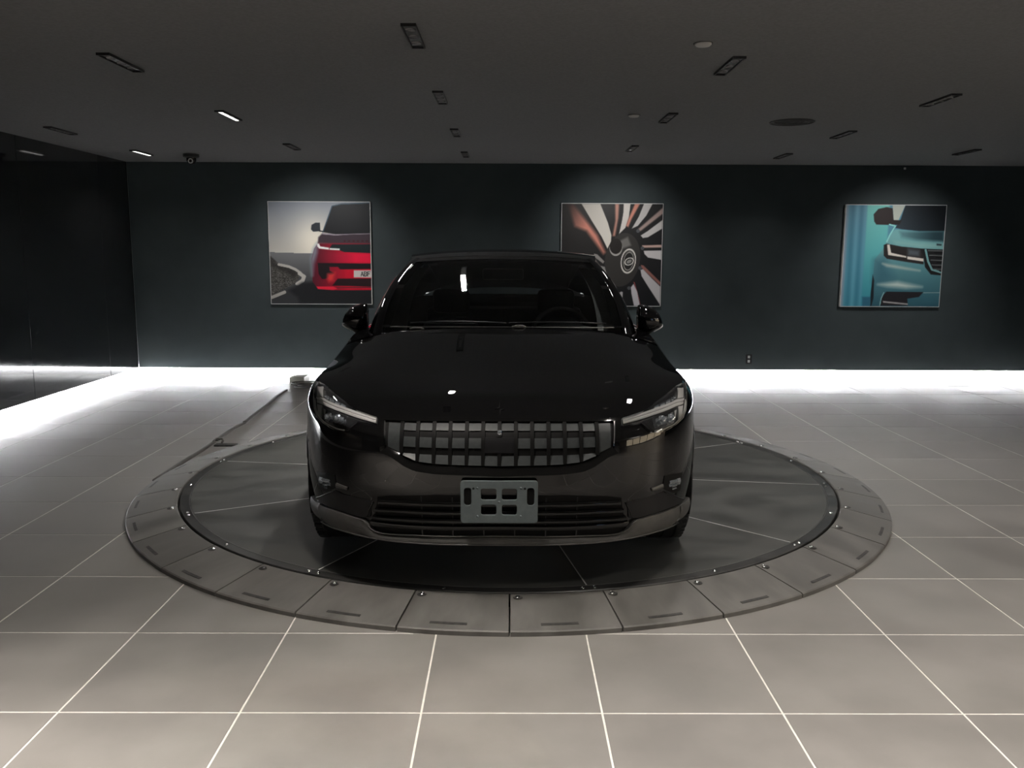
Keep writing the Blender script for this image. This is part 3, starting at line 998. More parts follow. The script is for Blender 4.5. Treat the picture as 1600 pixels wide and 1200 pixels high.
for (x, z) in ((-.088, .058), (.088, .058), (-.088, -.060), (.088, -.060), (0, 0)):
    MB().lathe([(0, -.004), (.0045, -.003), (.0055, 0)], 10, 'y', (x, BU-LH-.004, .4455+z)).build('screw', M['bracket'], brk, smooth=True)
for s in (-1, 1):
    MB().lathe([(0, -.005), (.0055, -.003), (.007, 0.004)], 12, 'y', (s*.127, BU-LH+.008, .4455+.028)).build('mounting_bolt', M['bolt'], brk, smooth=True)
    MB().lathe([(0, -.0008), (.0048, -.0008), (.0048, 0)], 10, 'y', (s*.104, BU-LH-.0046, .4455+.056)).build('bolt_hole', M['black'], brk)
    MB().box(s*.127-.014, s*.127+.014, BU-LH+.003, -LH+.02, .4455-.012, .4455+.05).build('mount_pad', M['black'], brk)

# star emblem on the nose: two facing chevrons
def emb(pts, name):
    P = [on_front(x, z, .0035) for x, z in pts]; Q = [on_front(x, z, -.001) for x, z in pts]
    n = len(P)
    mb = MB().add(P+Q, [tuple(range(n)), tuple(range(2*n-1, n-1, -1))]+[(k, (k+1) % n, n+(k+1) % n, n+k) for k in range(n)])
    return mb.build(name, M['emblem'], hood)
emb([(-.020, .7985), (-.0035, .8020), (-.0010, .822), (-.0005, .8035), (-.0035, .8000)], 'emblem')
emb([(.020, .7975), (.0035, .7945), (.0010, .777), (.0005, .7930), (.0035, .7960)], 'emblem')

# ---- wheels
def make_wheel(s):
    w = empty('wheel', (0, 0, 0)); w.parent = car
    hw = .118
    prof = [(.235, -hw+.01), (.262, -hw-.002), (.31, -hw-.004), (.332, -hw+.012), (.343, -hw+.03)]
    for g in (-.055, 0, .055):
        prof += [(.345, g-.008), (.338, g-.005), (.338, g+.005), (.345, g+.008)]
    prof += [(.343, hw-.03), (.332, hw-.012), (.31, hw+.004), (.262, hw+.002), (.235, hw-.01)]
    t = MB().lathe(prof, 64, 'x')
    for k in range(56):
        a = 2*PI*k/56
        for side in (-1, 1):
            ca, sa = math.cos(a), math.sin(a); da_ = .030
            pts = []
            for rr in (.336, .3465):
                for aa in (a-da_, a+da_):
                    for xx in (side*.070, side*.106):
                        pts.append((xx, rr*math.cos(aa+side*.02*(xx > 0)), rr*math.sin(aa)))
            t.add(pts, [(0, 1, 3, 2), (4, 6, 7, 5), (0, 4, 5, 1), (2, 3, 7, 6), (0, 2, 6, 4), (1, 5, 7, 3)])
    t.build('tyre', M['tyre'], w, auto=30)
    rim = MB().lathe([(.236, -hw+.012), (.238, -.02), (.236, hw-.008), (.222, hw-.012), (.215, hw-.03), (.215, -hw+.02)], 48, 'x').build('rim', M['wheel'], w, auto=30)
    for k in range(10):
        a = 2*PI*(k//2)/5+(.16 if k % 2 else -.16)
        a2 = 2*PI*(k//2)/5+(.07 if k % 2 else -.07)
        P0 = Vector((hw-.035, .045*math.cos(a2), .045*math.sin(a2))); P1 = Vector((hw-.020, .222*math.cos(a), .222*math.sin(a)))
        MB().tube([P0, P0.lerp(P1, .5)+Vector((.006, 0, 0)), P1], [.018, .014, .017], 6).build('spoke', M['wheel'], rim, auto=35)
    MB().lathe([(0, hw-.018), (.035, hw-.02), (.055, hw-.034), (.06, hw-.06)], 24, 'x').build('hub', M['wheel'], rim, smooth=True)
    return w
w0 = make_wheel(1)
spots = [(1, AX1), (-1, AX1), (1, AX2), (-1, AX2)]
for i, (s, ax) in enumerate(spots):
    w = w0 if i == 0 else copy_tree(w0, car)
    w.location = (s*.795, ax-LH, WR+.003)
    w.rotation_euler = (0, 0, 0 if s > 0 else PI)
# arch mouldings
for ax in (AX1, AX2):
    for s in (-1, 1):
        pts = []
        for k in range(33):
            a = .02+(PI-.04)*k/32
            uu = ax+AR*math.cos(a); zz = WR+AR*math.sin(a)
            x, u, z = shell(uu, min(zz, f_ZT(uu)-.02))
            pts.append(cl(s*(x-.002), u, zz))
        MB().tube(pts, .009, 6).build('arch_trim', M['satin'], car, smooth=True)

# ---- door mirrors
def make_mirror(s):
    mr = empty('door_mirror', (0, 0, 0)); mr.parent = car
    # housing: rounded shell, sections across x; blunt flat inner end, pointed outer end
    secs = [(.828, .070, .078, 1.052), (.835, .080, .084, 1.052), (.860, .086, .084, 1.050), (.895, .084, .077, 1.047), (.93, .074, .063, 1.042), (.955, .058, .045, 1.034), (.970, .036, .026, 1.026), (.977, .010, .008, 1.022)]
    rows = []
    for (x, hy, hz, zc) in secs:
        row = []
        for k in range(20):
            a = 2*PI*k/20
            cy, sz = math.cos(a), math.sin(a)
            row.append(cl(s*x, 1.86+hy*math.copysign(abs(cy)**.8, cy), zc+hz*math.copysign(abs(sz)**.85, sz)))
        rows.append(row)
    mb = MB().grid(rows, close_v=True)
    mb.f.append(tuple(range(20))); mb.f.append(tuple(7*20+k for k in range(19, -1, -1)))
    mb.build('housing', M['paint'], mr, auto=50)
    # foot running down to the door
    rows = []
    for (x, z, hy, hz) in ((.925, .998, .050, .020), (.895, .978, .055, .026), (.865, .965, .055, .026), (.83, .962, .050, .022), (.79, .965, .045, .020)):
        rows.append([cl(s*x, 1.85+hy*math.cos(2*PI*k/14), z+hz*math.sin(2*PI*k/14)) for k in range(14)])
    mb = MB().grid(rows, close_v=True)
    mb.f.append(tuple(range(14)))
    mb.build('foot', M['gloss'], mr, auto=50)
    MB().tube([cl(s*.9745, 1.83, 1.016), cl(s*.966, 1.795, 1.006), cl(s*.948, 1.790, .994), cl(s*.915, 1.787, .976)], .0035, 6).build('turn_signal', M['drl'], mr, smooth=True)
    return mr
for s in (-1, 1): make_mirror(s)

# ---- wipers, washer arms
for i, (xa, xb) in enumerate(((-.53, .02), (.04, .60))):
    wp = MB()
    pts = []
    for k in range(13):
        x = xa+(xb-xa)*k/12
        q = x/.70
        a = Vector(ws_pt(q, .035+.012*math.sin(PI*k/12)))
        pts.append(cl(a.x, a.y-.006, a.z+.006))
    wp.tube(pts, .0045, 6)
    wiper = wp.build('wiper', M['satin'], car, smooth=True)
    x0 = xa+.02
    ue = 1.375+.02*(x0/.6)**2
    MB().tube([cl(x0-.005, ue, hood_z(x0, ue, .86, .93)+.006), cl(x0+.02, ue, hood_z(x0, ue, .86, .93)+.012), cl(x0+.055, ue+.004, hood_z(x0, ue, .86, .93)+.012), cl(x0+.07, ue+.02, hood_z(x0, ue, .86, .93)+.004)], .0055, 6).build('wiper_arm', M['highlight_grey'], wiper, smooth=True)  # arm coloured pale in place of the light it reflects
MB().tube([cl(*ws_pt(-.93+1.86*k/40, .004)) for k in range(41)], .0032, 6).build('windshield_bright_line', M['highlight_grey'], car, smooth=True)  # added pale strip draws the bright edge line along the glass foot
# ---- cabin
MB().grid([[cl(-.66+1.32*i/24, 1.70+.22*j/8, .985-.02*(j/8)**2+.055*math.exp(-((-.66+1.32*i/24-.37)/.17)**2)*math.sin(PI*j/8)) for i in range(25)] for j in range(9)]).build('dashboard', M['seat'], car, smooth=True)
sw = []
tl = math.radians(25)
for k in range(33):
    a = 2*PI*k/32
    x, y = .185*math.cos(a), .180*math.sin(a)
    sw.append(cl(.37+x, 2.02+y*math.sin(tl), .93+y*math.cos(tl)))
st = MB().tube(sw, .015, 8).build('steering_wheel', M['seat'], car, smooth=True)
MB().tube([cl(.37-.17, 2.02, .93), cl(.37, 2.03, .925), cl(.37+.17, 2.02, .93)], [.012, .05, .012], 8).build('wheel_boss', M['satin'], st, smooth=True)
def seat(x, u):
    se = empty('seat', cl(x, u, 0)); se.parent = car
    MB().box(-.25, .25, -.25, .28, .28, .46, .05).build('cushion', M['seat'], se, auto=40)
    rows = []
    for (z, y, hx, hy) in ((.42, .27, .22, .07), (.6, .32, .25, .08), (.8, .38, .24, .075), (.95, .43, .19, .06), (.99, .45, .12, .03)):
        rows.append([(hx*math.copysign(abs(math.cos(2*PI*k/20))**.6, math.cos(2*PI*k/20)), y+hy*math.sin(2*PI*k/20), z) for k in range(20)])
    mb = MB().grid(rows, close_v=True); mb.f.append(tuple(4*20+k for k in range(20)))
    mb.build('backrest', M['seat'], se, smooth=True)
    MB().box(-.13, .13, .42, .50, 1.02, 1.19, .035).build('headrest', M['seat'], se, auto=40)
seat(-.37, 2.25); seat(.37, 2.25)
MB().box(-.62, .62, 3.05-LH, 3.5-LH, .3, .5, .05).box(-.62, .62, 3.42-LH, 3.58-LH, .45, 1.02, .05).build('rear_bench', M['seat'], car, auto=40)
rvm = on = None
MB().box(-.13, .13, 2.10-LH, 2.125-LH, 1.275, 1.345, .012).build('rear_view_mirror', M['satin'], car, auto=40)
MB().box(-.75, .75, 1.75-LH, 3.4-LH, .2, .26).build('cabin_floor', M['black'], car)
# flush door handles
for s in (-1, 1):
    for doors, u0 in ((fdoors, 2.30), (rdoors, 3.12)):
        par = doors[0] if s < 0 else doors[1]
        x = shell(u0+.1, .86)[0]
        MB().box(s*x-.006, s*x+.012, u0-LH, u0+.20-LH, .845, .872, .004).build('door_handle', M['paint'], par, auto=40)
# ------------------------------------------------------------------ ceiling lamps
lamp_root = empty('ceiling_lamp', (0, 0, CEIL))
fr = MB()
LW, LL, LT = 0.036, 0.225, 0.014
fr.box(-LW, LW, -LL, -LL+0.008, -LT, 0).box(-LW, LW, LL-0.008, LL, -LT, 0).box(-LW, -LW+0.007, -LL+0.008, LL-0.008, -LT, 0).box(LW-0.007, LW, -LL+0.008, LL-0.008, -LT, 0)
fr.build('frame', M['fixture'], lamp_root)
MB().box(-LW+0.007, LW-0.007, -LL+0.008, LL-0.008, -0.004, 0).build('baffle', M['fixture_in'], lamp_root)
for k in (-1, 0, 1):
    MB().lathe([(0, -0.004), (0.020, -0.004), (0.024, -0.009), (0.026, 0.0)], 16, 'z', (0, k*0.13, -0.003)).build('spot_lens', M['lamp_off'], lamp_root, smooth=True)
place = {'odd': (4.41, 6.08, 7.80, 9.48), 'even': (5.04, 6.91, 8.88)}
NAMES = []
lamps = []
first = True
def put_lamp(x, y, label, lit=False, power=0.0, color=NEUT, spread=120, glow=False):
    global first
    o = lamp_root if first else copy_tree(lamp_root)
    first = False
    o.location = (x, y, CEIL)
    tag(o, label, 'ceiling lamp', 'slot lamps set in the dark ceiling')
    if glow:
        g = MB().box(-0.012, 0.012, -LL+0.012, LL-0.012, -0.0135, -0.0095).build('diffuser', M['lamp_lit'], o)
    if power > 0:
        area_light('slot_light', (x, y, CEIL-0.022), 0.05, 0.40, power, color, (0, 0, 0), spread)
    return o
put_lamp(-0.47, 4.41, 'black slot lamp in the ceiling above the front of the car, largest one')
put_lamp(-0.47, 6.08, 'black slot lamp over the middle of the car roof', power=38, color=NEUT, spread=125)
put_lamp(-0.47, 7.80, 'small black slot lamp third in the row above the car', power=6)
put_lamp(-0.47, 9.48, 'tiny black slot lamp close to the back wall above the car', power=3)
put_lamp(1.24, 5.04, 'black slot lamp beside the pale ceiling disc', power=9)
put_lamp(1.24, 6.91, 'black slot lamp beside the small farther ceiling disc', power=4)
put_lamp(1.24, 8.88, 'tiny black slot lamp in front of the wheel picture')
put_lamp(2.95, 6.08, 'black slot lamp in the bright right part of the ceiling', power=13)
put_lamp(2.95, 7.80, 'black slot lamp behind the dark round ceiling vent', power=8)
put_lamp(2.95, 9.48, 'faint slot lamp between wheel picture and teal car picture', power=4)
put_lamp(4.70, 9.04, 'slot lamp near the wall above the teal car picture', power=4)
put_lamp(-2.18, 5.04, 'long black slot lamp in the upper left of the ceiling', power=3)
put_lamp(-2.18, 6.91, 'lit white slot lamp on the left side of the ceiling', power=8, glow=True, spread=150)
put_lamp(-2.18, 8.88, 'small dark slot lamp in front of the red car picture')
put_lamp(-3.94, 7.80, 'faint slot lamp next to the black panelled wall')
put_lamp(-3.94, 9.48, 'small lit slot lamp beside the dome camera', power=2, glow=True)
# the same grid of lamps goes on towards the entrance, over the visitor
for (x, y, p, sp) in ((-0.47, 2.7, 21, 110), (-0.47, 1.0, 34, 95), (2.95, 2.7, 14, 110), (2.95, 1.0, 36, 95), (-3.94, 1.0, 20, 80), (-2.18, 1.35, 62, 78),
                      (1.24, 3.35, 9, 110), (1.24, 1.65, 23, 95), (4.70, 3.35, 22, 120), (4.70, 1.65, 26, 110), (-0.47, -0.7, 14, 110), (2.95, -0.7, 14, 110)):
    put_lamp(x, y, 'slot lamp in the ceiling over the entrance side of the room', power=p, color=WARM, spread=sp)
# wall washers for the three pictures
spot_light('picture_light', (-2.18, 8.9, CEIL-0.03), (-2.25, WALL_Y, 1.25), 95, 80, 1.0, (1, .985, .96))
spot_light('picture_light', (1.24, 8.95, CEIL-0.03), (1.24, WALL_Y, 1.50), 72, 76, 1.0, (1, .985, .96))
spot_light('picture_light', (4.70, 9.05, CEIL-0.03), (4.63, WALL_Y, 1.25), 74, 80, 1.0, (1, .985, .96))

# ------------------------------------------------------------------ pictures on the back wall
NPX = 176
def raster(bgfun, shapes):
    ys, xs = np.mgrid[0:NPX, 0:NPX]
    U = (xs+0.5)/NPX; V = (ys+0.5)/NPX          # V runs downward
    img = bgfun(U, V).astype(float)
    for sh in shapes:
        kind = sh[0]
        if kind == 'poly':
            pts, col, soft = sh[1], sh[2], (sh[3] if len(sh) > 3 else 0.0)
            inside = np.zeros(U.shape, bool)
            dist = np.full(U.shape, 9.0)
            n = len(pts)
            for i in range(n):
                x1, y1 = pts[i]; x2, y2 = pts[(i+1) % n]
                c = ((y1 > V) != (y2 > V)) & (U < (x2-x1)*(V-y1)/((y2-y1) if y2 != y1 else 1e-9)+x1)
                inside ^= c
                L2 = (x2-x1)**2+(y2-y1)**2+1e-12
                t = np.clip(((U-x1)*(x2-x1)+(V-y1)*(y2-y1))/L2, 0, 1)
                dist = np.minimum(dist, np.hypot(U-x1-t*(x2-x1), V-y1-t*(y2-y1)))
            sd = np.where(inside, dist, -dist)
            sw_ = max(soft, 0.004)
            a = np.clip(sd/sw_*0.5+0.5, 0, 1)
            C = col(U, V) if callable(col) else np.ones(U.shape+(3,))*np.array(col)
            img = img*(1-a[..., None])+C*a[..., None]
        elif kind == 'line':
            pts, w, col = sh[1], sh[2], sh[3]
            dist = np.full(U.shape, 9.0)
            for (x1, y1), (x2, y2) in zip(pts[:-1], pts[1:]):
                L2 = (x2-x1)**2+(y2-y1)**2+1e-12
                t = np.clip(((U-x1)*(x2-x1)+(V-y1)*(y2-y1))/L2, 0, 1)
                dist = np.minimum(dist, np.hypot(U-x1-t*(x2-x1), V-y1-t*(y2-y1)))
            a = np.clip((w/2-dist)/0.004+0.5, 0, 1)
            img = img*(1-a[..., None])+np.array(col)*a[..., None]
        elif kind == 'ell':
            cx_, cy_, rx, ry, ang, col = sh[1:7]
            w = sh[7] if len(sh) > 7 else None
            ca, sa = math.cos(ang), math.sin(ang)
            du, dv = U-cx_, V-cy_
            e = np.hypot((du*ca+dv*sa)/rx, (-du*sa+dv*ca)/ry)
            sd = (1-e)*min(rx, ry)
            if w: sd = w/2-np.abs(sd)
            a = np.clip(sd/0.004+0.5, 0, 1)
            img = img*(1-a[..., None])+np.array(col)*a[..., None]
    return np.clip(img, 0, 255)
def crop_map(tl, tr, br, bl):
    """turns points measured inside the picture's outline into 0..1 print coordinates"""
    def f(p):
        x, y = p
        v = (y-tl[1])/(bl[1]-tl[1])
        xl = tl[0]+(bl[0]-tl[0])*v; xr = tr[0]+(br[0]-tr[0])*v
        u_ = (x-xl)/(xr-xl)
        yt = tl[1]+(tr[1]-tl[1])*u_; yb = bl[1]+(br[1]-bl[1])*u_
        return (u_, (y-yt)/(yb-yt))
    return f
def lin(c):
    c = np.asarray(c)/255.0
    return np.where(c <= 0.04045, c/12.92, ((c+0.055)/1.055)**2.4)
M['print'] = bpy.data.materials.new('glossy_print'); M['print'].use_nodes = True
_nt = M['print'].node_tree; _b = _nt.nodes['Principled BSDF']
_at = _nt.nodes.new('ShaderNodeAttribute'); _at.attribute_name = 'print_colour'
_nt.links.new(_at.outputs['Color'], _b.inputs['Base Color'])
_b.inputs['Roughness'].default_value = 0.45
_b.inputs['Specular IOR Level'].default_value = 0.25
def picture(name, x0, x1, z0, z1, img, label):
    root = empty(name, ((x0+x1)/2, WALL_Y-0.02, z0))
    tag(root, label, 'picture', 'square car pictures on the back wall')
    w, h = x1-x0, z1-z0
    MB().box(-w/2, w/2, -0.022, 0.02, 0, h, 0.002).build('panel', M['poster_edge'], root)
    b = 0.007
    n = NPX
    vs_ = [(-w/2+b+(w-2*b)*i/n, -0.0226, h-b-(h-2*b)*j/n) for j in range(n+1) for i in range(n+1)]
    fs_ = [(j*(n+1)+i, (j+1)*(n+1)+i, (j+1)*(n+1)+i+1, j*(n+1)+i+1) for j in range(n) for i in range(n)]
    o = mesh('print', vs_, fs_, M['print'], root)
    at = o.data.color_attributes.new('print_colour', 'FLOAT_COLOR', 'CORNER')
    c = np.ones((n*n, 4, 4), np.float32)
    c[:, :, :3] = lin(img).reshape(n*n, 1, 3)
    at.data.foreach_set('color', c.ravel())
    return root
def grad(p0, p1, c0, c1):
    def f(U, V):
        d = np.array(p1)-np.array(p0)
        t = np.clip(((U-p0[0])*d[0]+(V-p0[1])*d[1])/(d@d), 0, 1)[..., None]
        return np.array(c0)*(1-t)+np.array(c1)*t
    return f
rng = np.random.RandomState(3)
def speckle(base, amp, sc=40):
    g = rng.rand(NPX, NPX)
    def f(U, V):
        k = g*0.5+np.roll(g, 1, 1)*0.5
        return np.array(base)+((k-0.5)*2*amp)[..., None]
    return f

# picture one: red car on a bend
f1 = crop_map((110, 140), (1030, 150), (1045, 1062), (145, 1060))
P1 = lambda pts: [f1(p) for p in pts]
def bg1(U, V):
    t = np.clip(V/0.5, 0, 1)
    sky = np.array((132, 138, 148))*(1-t)[..., None]+np.array((196, 192, 184))*t[..., None]
    glow = np.exp(-(((U-0.44)/0.20)**2+((V-0.40)/0.24)**2))[..., None]
    sky = sky+(np.array((246, 238, 222))-sky)*glow*0.9
    t2 = np.clip((V-0.5)/0.4, 0, 1)[..., None]
    road = np.array((118, 119, 121))*(1-t2)+np.array((56, 57, 60))*t2
    return np.where((V > 0.49+0.03*U)[..., None], road, sky)
S1 = [('poly', P1([(135, 625), (205, 695), (330, 735), (385, 780), (395, 820), (350, 880), (145, 985)]), speckle((78, 76, 73), 46)),
      ('poly', P1([(135, 640), (205, 710), (330, 740), (380, 790), (350, 830), (260, 770), (140, 720)]), speckle((52, 50, 49), 14), .02),
      ('line', P1([(210, 703), (300, 722), (360, 748), (405, 780), (430, 815), (420, 845), (370, 880)]), .026, (188, 184, 178)),
      ('line', P1([(395, 785), (438, 812), (425, 850), (380, 876)]), .035, (196, 192, 186)),
      ('line', P1([(150, 1002), (262, 955)]), .032, (176, 172, 166)),
      ('poly', P1([(380, 1000), (300, 940), (420, 868), (520, 860), (1045, 900), (1045, 1062), (400, 1060)]), (33, 34, 37), .02),
      ('poly', P1([(560, 512), (1040, 505), (1045, 935), (735, 937), (560, 925), (515, 860), (503, 650), (528, 560)]), grad((.45, .6), (.78, .62), (92, 26, 42), (206, 20, 48))),
      ('poly', P1([(503, 650), (528, 560), (556, 515), (552, 600), (520, 700), (512, 800)]), (140, 160, 172), .03),
      ('poly', P1([(575, 600), (1040, 605), (1040, 690), (560, 680)]), grad((.5, .6), (.85, .58), (110, 26, 42), (238, 22, 66)), .015),
      ('poly', P1([(566, 458), (602, 424), (720, 436), (1038, 424), (1038, 520), (800, 517), (560, 513)]), grad((.5, .38), (.5, .45), (62, 50, 58), (120, 32, 44)), .008),
      ('line', P1([(605, 428), (720, 438), (850, 430), (1036, 426)]), .012, (150, 140, 150)),
      ('poly', P1([(690, 180), (760, 166), (1032, 158), (1036, 425), (720, 432), (606, 414)]), (24, 25, 29)),
      ('line', P1([(606, 414), (690, 182), (770, 165), (1030, 156)]), .010, (64, 84, 98)),
      ('poly', P1([(505, 348), (540, 328), (580, 328), (584, 404), (520, 409), (500, 388)]), (44, 49, 55)),
      ('line', P1([(575, 402), (606, 406)]), .012, (36, 38, 42)),
      ('poly', P1([(555, 516), (572, 516), (584, 540), (662, 553), (662, 570), (574, 560), (556, 540)]), (246, 246, 244)),
      ('poly', P1([(670, 552), (690, 522), (1036, 522), (1036, 602), (800, 592), (760, 577), (670, 570)]), (26, 36, 40)),
      ('poly', P1([(668, 556), (758, 560), (758, 576), (668, 571)]), (240, 240, 238)),
      ('poly', P1([(560, 690), (1040, 695), (1040, 745), (762, 748), (742, 725), (664, 725), (668, 760), (712, 782), (640, 832), (600, 836), (568, 790)]), (30, 24, 28)),
      ('poly', P1([(645, 830), (650, 790), (720, 775), (700, 850), (660, 862)]), (222, 60, 62), .02),
      ('poly', P1([(740, 832), (1042, 830), (1042, 905), (690, 895)]), (42, 26, 30)),
      ('poly', P1([(548, 903), (700, 903), (738, 924), (700, 936), (562, 926)]), (236, 40, 66)),
      ('line', P1([(735, 914), (1042, 912)]), .012, (120, 40, 50)),
      ('poly', P1([(885, 757), (1040, 757), (1042, 823), (885, 821)]), (214, 209, 204))]
for i in range(6):
    S1.append(('poly', P1([(795+40*i, 489), (812+40*i, 489), (812+40*i, 500), (795+40*i, 500)]), (66, 18, 28)))
def letters(x, y, w, h, txt, col, lw):
    G = {'A': [[(0, 1), (.5, 0), (1, 1)], [(.2, .65), (.8, .65)]],
         'B': [[(0, 0), (0, 1), (.75, 1), (1, .8), (.75, .5), (0, .5)], [(0, 0), (.7, 0), (.95, .2), (.7, .5)]],
         'F': [[(1, 0), (0, 0), (0, 1)], [(0, .48), (.8, .48)]]}
    out = []
    for k, ch in enumerate(txt):
        for st_ in G[ch]:
            out.append(('line', P1([(x+k*w*1.42+a*w, y+b*h) for a, b in st_]), lw, col))
    return out
S1 += letters(950, 770, 21, 38, 'ABF', (34, 34, 38), .0075)
picture('red_car_picture', -2.871, -1.647, .886, 2.107, raster(bg1, S1), 'square picture of a red car on a road bend')

# picture two: wheel close-up
f2 = crop_map((105, 113), (1113, 118), (1078, 1125), (88, 1122))
P2 = lambda pts: [f2(p) for p in pts]
WH, CO = (214, 208, 202), (206, 138, 120)
S2 = [('poly', P2([(150, 116), (215, 116), (345, 280), (455, 420), (535, 590), (515, 606), (350, 380), (230, 335), (190, 210)]), grad((.03, .1), (.25, .2), (60, 44, 40), (214, 140, 122)), .02),
      ('poly', P2([(300, 116), (487, 116), (562, 300), (596, 420), (592, 490), (568, 580), (500, 440), (400, 280)]), grad((.2, 0), (.48, .4), (186, 180, 172), (232, 226, 216))),
      ('poly', P2([(635, 116), (674, 116), (666, 250), (632, 430), (608, 430), (636, 280)]), (190, 138, 122), .01),
      ('poly', P2([(720, 116), (788, 116), (770, 250), (735, 350), (672, 410), (700, 290), (716, 200)]), WH),
      ('poly', P2([(832, 116), (882, 116), (800, 260), (765, 342), (743, 332), (760, 280)]), CO, .008),
      ('poly', P2([(922, 116), (1008, 116), (945, 230), (860, 330), (800, 357), (870, 240)]), (196, 192, 190)),
      ('poly', P2([(1112, 152), (1110, 212), (900, 372), (862, 392), (865, 360)]), (168, 146, 140), .008),
      ('poly', P2([(1107, 272), (1102, 358), (960, 442), (910, 450), (888, 425), (960, 380)]), (204, 200, 198)),
      ('poly', P2([(900, 522), (1095, 516), (1095, 542), (910, 545)]), (204, 172, 160)),
      ('poly', P2([(918, 575), (1094, 571), (1092, 664), (960, 642), (925, 607)]), (208, 204, 204)),
      ('poly', P2([(888, 715), (915, 720), (1083, 885), (1080, 920), (895, 742)]), (146, 98, 90)),
      ('poly', P2([(885, 765), (910, 756), (1000, 850), (1082, 930), (1076, 1110), (960, 930), (895, 825)]), (196, 192, 194)),
      ('poly', P2([(815, 883), (826, 890), (872, 1060), (882, 1120), (852, 1000)]), (190, 90, 90)),
      ('poly', P2([(788, 938), (815, 903), (850, 980), (878, 1122), (818, 1122), (793, 1000)]), (202, 198, 202)),
      ('poly', P2([(663, 1003), (690, 980), (707, 985), (702, 1068)]), (190, 188, 190)),
      ('ell',) + (*f2((705, 665)), .175, .265, .15, (58, 56, 54)),
      ('poly', P2([(422, 603), (455, 610), (525, 680), (512, 702), (420, 632)]), (150, 146, 142)),
      ('poly', P2([(478, 722), (528, 733), (545, 800), (520, 782)]), (150, 148, 146)),
      ('poly', P2([(678, 478), (760, 438), (792, 522), (700, 556)]), (120, 117, 114), .012),
      ('ell',) + (*f2((640, 548)), .064, .078, 0, (176, 172, 168)),
      ('ell',) + (*f2((640, 530)), .062, .076, 0, (42, 38, 36)),
      ('ell',) + (*f2((764, 677)), .072, .117, .12, (38, 37, 36)),
      ('ell',) + (*f2((764, 677)), .070, .115, .12, (226, 222, 216), .011),
      ('ell',) + (*f2((766, 678)), .048, .088, .12, (170, 166, 160), .006),
      ('ell',) + (*f2((772, 681)), .044, .032, -.45, (222, 218, 212), .009),
      ('ell',) + (*f2((772, 681)), .028, .016, -.45, (150, 148, 144))]
for k in range(9):
    a = -2.6+.24*k
    c_ = f2((765, 677))
    S2.append(('ell', c_[0]+.059*math.cos(a), c_[1]+.101*math.sin(a), .006, .007, 0, (120, 117, 112)))
for (x, y) in ((862, 380), (905, 550), (880, 745), (770, 945)):
    S2.append(('ell',) + (*f2((x, y)), .018, .018, 0, (84, 86, 90)))
picture('wheel_picture', .6285, 1.846, .876, 2.102, raster(grad((0, 0), (1, 1), (46, 43, 41), (26, 27, 30)), S2), 'square close-up picture of a dark car wheel with pale spokes')

